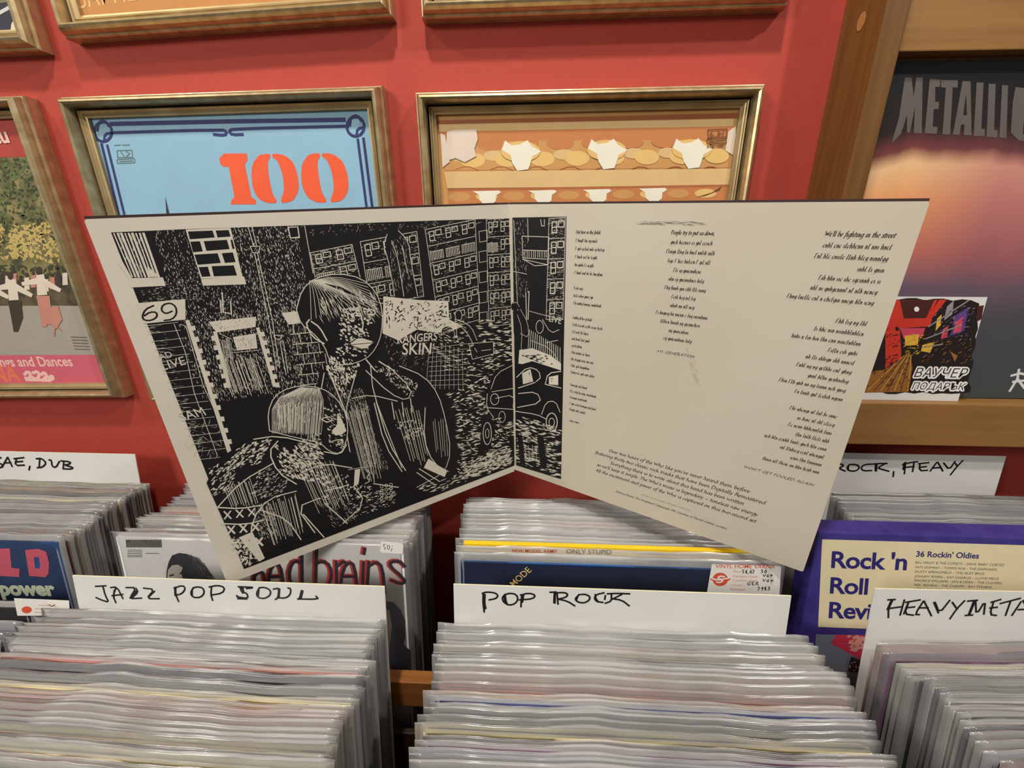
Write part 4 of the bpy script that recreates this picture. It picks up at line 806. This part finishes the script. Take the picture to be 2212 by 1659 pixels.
# car at the kerb (left half)
I.poly([(1052, 838), (1068, 800), (1108, 782), (1114, 786), (1116, 905), (1060, 900), (1046, 870)], K)
I.pen('1060,840 1072,806 1108,788;1052,850 1050,880 1066,902;1062,846 1112,838;1070,860 1110,852 1108,880;1050,880 1112,884', .0008, WHT); I.ell((1068, 862), 9, 12, WHT, 14, w=.0008); I.ell((1084, 900), 7, 12, WHT, 12, w=.0007)
I.poly([(1040, 900), (1058, 890), (1066, 920), (1060, 970), (1036, 975)], K); I.ell((1052, 936), 9, 24, WHT, 16, w=.0009); I.ell((1052, 936), 4, 10, WHT, 12, w=.0007)
for x in (1030, 1104): I.poly([(x, 960), (x + 15, 956), (x + 26, 1020), (x + 12, 1026)] if x == 1030 else [(1098, 944), (1110, 940), (1114, 1000), (1106, 1004)], K)
# standing figure: jacket, arms, head
I.poly([(690, 800), (720, 790), (800, 780), (860, 790), (915, 815), (945, 845), (962, 900), (975, 980), (968, 1020), (920, 1050), (760, 1100), (660, 1110), (640, 960), (680, 860)], K)
I.pen('700,805 690,860 716,905 745,930;862,790 916,812 946,850 962,905 974,975 960,1020 900,1052;770,800 742,900 760,1000 790,1060;800,790 806,850 840,940 868,1010;790,800 842,850 880,866 890,840 838,790;760,860 800,852 858,866', .0008, WHT)
walls([(795, 790), (850, 795), (905, 830), (890, 860)], 120, 3, 8, w=(.0004, .0012)); walls([(756, 930), (800, 915), (840, 1010), (800, 1030)], 260, 2, 9, ang=70); walls([(745, 850), (780, 835), (800, 890), (770, 905)], 180, 2, 9, ang=60)
I.pen('808,870 830,960 868,1018;812,866 838,955 876,1016;918,880 915,950 935,1000 968,1018;846,868 852,905;868,868 872,900;886,860 890,890', .0009, WHT); I.poly([(925, 990), (965, 1018), (960, 1030), (915, 1010)], WHT); I.pen('905,1012 950,1040;900,1020 940,1048', .0009, WHT)
walls([(850, 910), (910, 905), (915, 940), (880, 960)], 90, 3, 9, w=(.0004, .0011))
HC = [(640, 668), (652, 625), (680, 600), (730, 590), (780, 600), (812, 630), (826, 670), (824, 720), (812, 752), (790, 776), (745, 790), (712, 780), (700, 745), (672, 715), (650, 700)]
I.poly(HC, K); I.line(HC, .0007, WHT, closed=True, smooth=1)
for i in range(15): I.pen('%d,%d %d,%d %d,%d' % (668 + i * 2, 606 + i * .4, 700 + i * 7 - 30, 628 + i, 672 + i * 11, 690 - i * 2.5), .0004, WHT)
for i in range(10): I.pen('676,606 %d,%d %d,%d' % (720 + i * 4, 596 + i * 3, 790 + i * 4, 612 + i * 8), .0004, WHT)
I.pen('668,690 660,700 675,728 700,742;672,694 690,706 706,735', .0011, WHT)
FC = [(738, 660), (770, 650), (806, 668), (818, 700), (812, 740), (792, 768), (752, 780), (726, 768), (718, 730), (726, 690)]
walls(FC[:1] + [FC[2], FC[5], FC[7]], 170, 4, 11, w=(.0007, .0022), ang=35)
I.pen('740,670 760,664 774,672 758,680 740,672;790,668 806,668 812,678 796,680;778,676 786,706 774,714 788,718', .0010, WHT); I.poly([(757, 742), (775, 728), (808, 738), (790, 752), (765, 752)], WHT); I.pen('752,744 775,726 812,736 792,758 752,744', .0008, K); I.pen('760,744 804,740', .0006, K)
walls([(712, 770), (780, 780), (745, 860), (705, 800)], 190, 3, 12, w=(.0005, .0018), ang=60)
I.pen('705,790 730,850 752,905;790,776 810,800;818,780 850,800', .0011, WHT)
# crouching figure in front
I.poly([(446, 1042), (474, 988), (545, 945), (600, 950), (680, 960), (740, 960), (780, 1000), (800, 1060), (838, 1085), (560, 1200), (512, 1190)], K)
HB = [(582, 930), (578, 890), (592, 855), (625, 836), (670, 832), (712, 845), (742, 880), (752, 920), (748, 955), (735, 980), (712, 975), (690, 955), (640, 945)]
I.poly(HB, K); I.line(HB, .0007, WHT, closed=True, smooth=1)
for i in range(34):
    a = i / 33; I.pen('%d,%d %d,%d %d,%d' % (650 + 40 * a, 836 + 4 * a, 588 + 112 * a, 866 - 16 * a + 20 * a * a, 588 + 105 * a, 935 - 8 * a + 10 * a), .0004, WHT)
walls([(590, 850), (680, 836), (700, 900), (590, 930)], 240, 4, 14, ang=95, w=(.0001, .0004))
I.poly([(728, 892), (738, 905), (748, 930), (738, 938), (724, 940), (716, 930), (728, 918)], WHT); walls([(700, 880), (740, 870), (748, 970), (712, 965)], 90, 3, 8, w=(.0005, .0014), ang=30)
I.pen('694,905 708,898 720,906 706,912 694,905;712,955 730,948 744,952 728,960;700,975 735,982 748,960', .0009, WHT)
walls([(520, 960), (590, 945), (560, 1000), (470, 1020)], 170, 4, 12, w=(.0006, .0016), ang=-35); walls([(450, 1010), (520, 985), (500, 1060), (460, 1070)], 150, 3, 11, ang=-45, w=(.0004, .0012))
walls([(585, 960), (690, 965), (720, 1050), (620, 1030)], 220, 4, 14, w=(.0006, .002), ang=40); walls([(560, 1010), (640, 1010), (600, 1080), (540, 1070)], 180, 3, 10, ang=-30, w=(.0003, .001))
I.pen('548,948 600,940 680,960;600,952 580,975 600,1020 640,1045;470,1095 520,1040 590,1000;540,1180 545,1120 580,1075 640,1060;560,1100 620,1120 650,1165;650,1020 700,1000 760,1010;700,1060 780,1040 860,1052;690,1075 640,1095 680,1150;700,1085 750,1130;655,1110 700,1160;760,1045 790,1085 740,1130', .0010, WHT)
walls([(545, 1090), (590, 1080), (600, 1150), (560, 1170)], 230, 2, 9, ang=60); walls([(690, 1090), (750, 1075), (770, 1120), (720, 1140)], 120, 2, 9, ang=40); walls([(700, 1010), (800, 1040), (800, 1080), (690, 1080)], 120, 3, 10, w=(.0005, .0015))
for r_ in range(3):
    for k_ in range(3):
        x, y = 484 + k_ * 26 + r_ * 8, 1104 + r_ * 32 - k_ * 3; I.pen('%d,%d %d,%d;%d,%d %d,%d' % (x, y, x + 15, y + 15, x + 14, y - 1, x + 1, y + 16), .0012 + .0003 * r_, WHT, 0)
I.pen('468,1095 520,1098 565,1090;476,1130 530,1132 570,1122', .0012, WHT); I.poly([(516, 1160), (545, 1148), (572, 1205), (560, 1212)], WHT); walls([(494, 1160), (545, 1150), (565, 1205), (530, 1225)], 110, 4, 16, w=(.0006, .0018))
I.poly([(752, 1012), (806, 1004), (808, 1044), (754, 1050)], K); I.pen('752,1014 806,1005 808,1044', .0005, WHT, 0); I.poly([(766, 1014), (778, 1012), (774, 1045), (764, 1050)], WHT); I.pen('792,1014 800,1022 790,1030 800,1038 788,1044', .0008, WHT)
for i in range(3):
    for k_ in range(4): I.ell((824 + i * 10, 1050 + k_ * 9 - i * 2), 3.2, 3.2, WHT, 9, w=.0005)
walls([(900, 1052), (1100, 985), (1108, 1000), (930, 1068)], 90, 5, 16, w=(.0006, .0018), ang=-20)
def hatch(q, n, w, m=WHT):
    for i in range(n):
        t = (i + .5) / n; e = rn.uniform(-.03, .03); I.line([at4(q, t + e, rn.uniform(0, .12)), at4(q, t + e, rn.uniform(.8, 1))], w, m)
hatch([(745, 880), (790, 862), (830, 1030), (790, 1050)], 16, .0004); hatch([(850, 880), (905, 872), (930, 1000), (890, 1010)], 9, .0005); hatch([(930, 900), (966, 905), (970, 990), (940, 985)], 6, .0004)
hatch([(640, 1000), (720, 990), (760, 1090), (690, 1110)], 18, .0004); hatch([(560, 1090), (640, 1060), (660, 1150), (590, 1180)], 18, .0004); hatch([(480, 1050), (540, 1030), (560, 1090), (500, 1100)], 14, .0004); hatch([(596, 870), (700, 860), (690, 960), (600, 930)], 46, .0003)
hatch([(470, 775), (550, 765), (580, 850), (500, 860)], 22, .0004); hatch([(476, 730), (500, 735), (505, 780), (484, 780)], 8, .0003)
walls([(690, 620), (810, 625), (815, 690), (690, 690)], 120, 8, 26, ang=62, w=(.0003, .0009)); walls([(700, 800), (740, 790), (760, 900), (715, 900)], 130, 2, 10, ang=70); walls([(640, 960), (690, 930), (700, 1000), (650, 1010)], 140, 3, 11, ang=30, w=(.0004, .0012)); walls([(740, 1080), (850, 1050), (860, 1085), (760, 1120)], 120, 3, 10, ang=-15, w=(.0004, .0013))
walls([(905, 700), (1000, 690), (1040, 800), (960, 800)], 170, 3, 12, ang=10, w=(.0003, .0012)); walls([(995, 1000), (1100, 960), (1105, 1000), (1000, 1038)], 160, 5, 18, ang=-18, w=(.0008, .0026))
I.build('printed_artwork', pl, GI)

I = Ink(SR); rn = random.Random(22)
I.poly([(1107, 470), (1224, 468), (1212, 1035), (1115, 1005)], K)
flats(I, [(1186, 472), (1222, 470), (1216, 690), (1180, 690)], 1, 5, w=.0009)
I.pen('1140,472 1141,520;1128,510 1186,512 1184,572 1130,560 1128,510;1168,474 1170,488 1176,488 1176,474;1108,586 1138,592;1110,476 1120,700', .0006, WHT, 0)
for i in range(12): I.pen('%d,541 %d,556' % (1130 + i * 4.6, 1130 + i * 4.6), .0006, WHT, 0)
I.pen('1130,540 1184,542;1130,557 1184,560;1130,560 1155,574 1184,572', .0006, WHT, 0); walls([(1108, 480), (1140, 475), (1140, 640), (1112, 640)], 120, 3, 9, ang=80)
I.pen('1140,630 1143,630 1141,690;1136,632 1138,700', .0009, WHT, 0)
I.ell((1112, 662), 8, 10, K, 12); I.poly([(1108, 672), (1128, 670), (1142, 700), (1144, 755), (1118, 760), (1110, 720)], K); I.pen('1108,655 1116,652 1122,662;1124,668 1140,695 1143,730 1124,720;1118,680 1128,710 1126,755', .0005, WHT)
I.pen('1144,672 1210,690;1146,735 1190,752 1212,790', .0005, WHT); I.text('LIVE', (1186, 694), (1212, 700), WHT, tall=1.2); I.ell((1166, 706), 8, 14, WHT, 14, w=.0006); I.pen('1172,690 1190,720 1208,712;1180,740 1205,735', .0006, WHT)
for i in range(16): I.pen('%d,%d %d,%d' % (1144 + i * 4.4, 712 + i * 2.6, 1141 + i * 4.6, 752 + i * 2.8), .0007, WHT, 0)
I.poly([(1122, 756), (1150, 752), (1190, 768), (1212, 785), (1212, 800), (1120, 785)], WHT); walls([(1128, 762), (1180, 768), (1200, 788), (1130, 782)], 24, 5, 14, m=K, w=(.0008, .002), ang=5)
I.poly([(1116, 790), (1150, 780), (1212, 800), (1212, 905), (1170, 910), (1116, 890)], K)
I.pen('1116,815 1140,792 1165,800 1168,822 1120,838;1178,830 1184,806 1212,802;1178,830 1212,838;1120,850 1160,846 1170,870 1118,880;1112,888 1160,895 1180,905', .0010, WHT); I.poly([(1128, 806), (1146, 797), (1152, 824), (1130, 830)], WHT); I.poly([(1186, 814), (1206, 810), (1206, 832), (1186, 830)], WHT); walls([(1128, 800), (1210, 810), (1208, 830), (1130, 828)], 20, 4, 12, m=K, w=(.0006, .0015))
I.ell((1192, 912), 12, 20, WHT, 18, w=.0011); I.ell((1192, 912), 6, 9, WHT, 14, w=.0008); I.pen('1170,895 1180,868 1200,866 1210,890', .0008, WHT)
walls([(1116, 895), (1175, 915), (1212, 935), (1212, 1030), (1116, 1000)][0:1] + [(1212, 925), (1211, 1032), (1116, 1000)], 260, 5, 20, w=(.0006, .0022), ang=12)
I.poly([(1118, 940), (1128, 938), (1136, 1008), (1124, 1006)], K); I.poly([(1160, 938), (1174, 940), (1182, 1012), (1168, 1012)], K)
for i in range(4): I.pen('%d,962 %d,995;1132,%d 1160,%d' % (1134 + i * 8, 1136 + i * 8, 966 + i * 8, 972 + i * 8), .0005, WHT, 0)
I.step(); I.build('printed_artwork', prr, GI)

# verse columns (set as wordless pen strokes line for line), titles and the sleeve note
I = Ink(SR, lift=.0002); rn = random.Random(5); XH = .00205
def verse(col, u, v0, sp, al, xh, k=1.0):
    for i, code in enumerate(col):
        if code: nib_text(I, shapes(code, rn), u, -(v0 + i * sp), xh, TXT, al, k)
nib_text(I, 'Out here in the fields', .0737, -.0254, .0019, TXT, 'L', .96); nib_text(I, 'People try to put us down,', .1764, -.0238, .0021, TXT, 'C'); nib_text(I, "We'll be fighting in the street", .3036, -.0222, .00215, TXT, 'R')
verse(['', 'C axgaa axx xg xxxax', 'C gxa xg axxa xxax xg axaxxg', 'C axxa xxxa ax axgaa', 'ax gxxax Cx xxgaa', 'C axxa xxxa ax ax axxgaxxx', '', 'Cxxa xxg', 'axxa xxaxx gxxx xgx', 'Cax xxag axxxxgx xxxaxaxxa', '', 'Cxaag aaax xg axxa', 'Cxaa axxxxa xxxaa xxxxx axxa',
       'Cxa xxa aax axxx', 'xxa axxa axxa gxxa', 'xg xaxxaaxx', 'Cax xxxaxx xx axxx', 'aax axggg xxxx xxx xxxx', 'Caax gxa axgxaaxx', 'axaxxx xx gxa xxxa xaaxx', '', 'Cxxxxgx xxxaxaxxa', 'Cax xxag axxxxgx xxxaxaxxa', 'Cxxxxgx xxxaxaxxa', 'C gxx xxag axxxxgx xxxaxaxxa', 'Caxgax xaa xxxaxa'], .0737, .0254, .00738, 'L', .00185, .96)
verse(['', 'gxxa axxxxxx xx gxa xxxxxa', 'Caxxgx aaxg ax axxa xxaxa xxaa', 'axgx C axx axaxxx C gxa xaa', 'Cax xg gxxxxxaxxx', 'xax xg gxxxxxaxxx axag', 'Cag axxa gxx xaa aaax xxxg', 'Cxxa axg xxa axg', 'xaxa xx xaa xxg', 'Cx axgxxg ax xxxxx x axg xxxxxaxxx', 'aaaaxx axxxa xg gxxxxxaxxx', 'xg gxxxxxaxxx', 'xg gxxxxxaxxx axag'], .1764, .0238, .00752, 'C', .00205)
verse(['', 'xxaa xxx xaxaaxxx xa xxx axxa', 'Cxa aax xxxxax aaxa aaxg xxxxagg', 'xxaa ax gxxx', 'Cxa aax xxx xax xgxxxxa xx xx', 'xaa xx gxagxxxxa xa xaa xxxxg', 'Caxg axxaax xxa x xaxagxx xxxgx aax xxxg', '', 'Caa axg xg aaa', 'ax aax xxx xxxxaaaxaaxx', 'axax x axx axx aax xxx xxxxaxaaxx', 'Cxaax xxa gxax', 'xa aax xaaxgx xaa xxxxxa', 'Cxaa xg xg gxaaax xxa gaxg',
       'gxxa aaax gxxaxxaxg', 'Caxx Caa gxa xx xg axxxx xxa gxxg', 'Cx axxa gxa axxaxa xgxxx', '', 'Cax xaxxgx xa axa ax xxxx', 'xx axxx xa xaa xaxxg', 'Cx xxxx aaaxxxaxa axxx', 'aax axaa aaxax xaa', 'xxa aax xxxaa axxax gxxa aax xxxx', 'xxa aaxaxxg xxxa xaxxgxa', 'xxxxx aax axxxxxx', 'aaxxx xaa aaxxx xx aax axxa xxx'], .3036, .0222, .00752, 'R', .0021)
nib_text(I, "BABA O'RILEY", .0748, -.2238, .0013, TXT, 'L'); nib_text(I, 'MY GENERATION', .1764, -.1271, .0016, TXT, 'C', width=.0328); nib_text(I, "WON'T GET FOOLED AGAIN", .2493, -.2232, .0017, TXT, 'L', width=.0535)
for t_, u0, u1, v_ in (("Over two hours of the Who like you've never heard them before.", .1223, .2595, .2480), ('featuring thirty-two classic rock tracks that have been Digitally Remastered.', .1069, .2736, .2553), ('Everything there is to write about this band has been written.', .1256, .2575, .2629), ("so we'll keep it simple. The Who's music is legendary _ timeless raw energy.", .1101, .2702, .2703), ('All the excitement and power of the Who is captured on this two-record set.', .1090, .2703, .2782)):
    nib_text(I, t_, u0, -v_, .0025, TXT, 'L', width=u1 - u0)
nib_text(I, "Anthony Davies 'The Wasteland' Lithograph 1985. Courtesy of Thumb Gallery, London.", .1337, -.2967, .0015, K, 'L', width=.1142)
nib_text(I, 'Lyrics by kind permission of Fabulous Music Ltd.', .1615, -.2893, .0010, ink('faint_type', (150, 138, 118)), 'L', width=.0508)
STN = ink('stain', (178, 166, 140)); SMU = ink('smudge', (136, 126, 106))
I.build('printed_verse', prr, GI)
I = Ink(SR, lift=.00008); I.specks([(1372, 478), (1520, 480), (1520, 487), (1372, 484)], 60, SMU, 8, 30, .0001, .0006, ang=1)
I.specks([(1480, 745), (1505, 780), (1512, 830), (1500, 830)], 30, ink('faint_stain', (202, 190, 166)), 6, 22, .0003, .001, ang=60)
I.pen('1112,470 1120,1000', .0005, STN, 0); I.build('wear_marks', prr, GI)
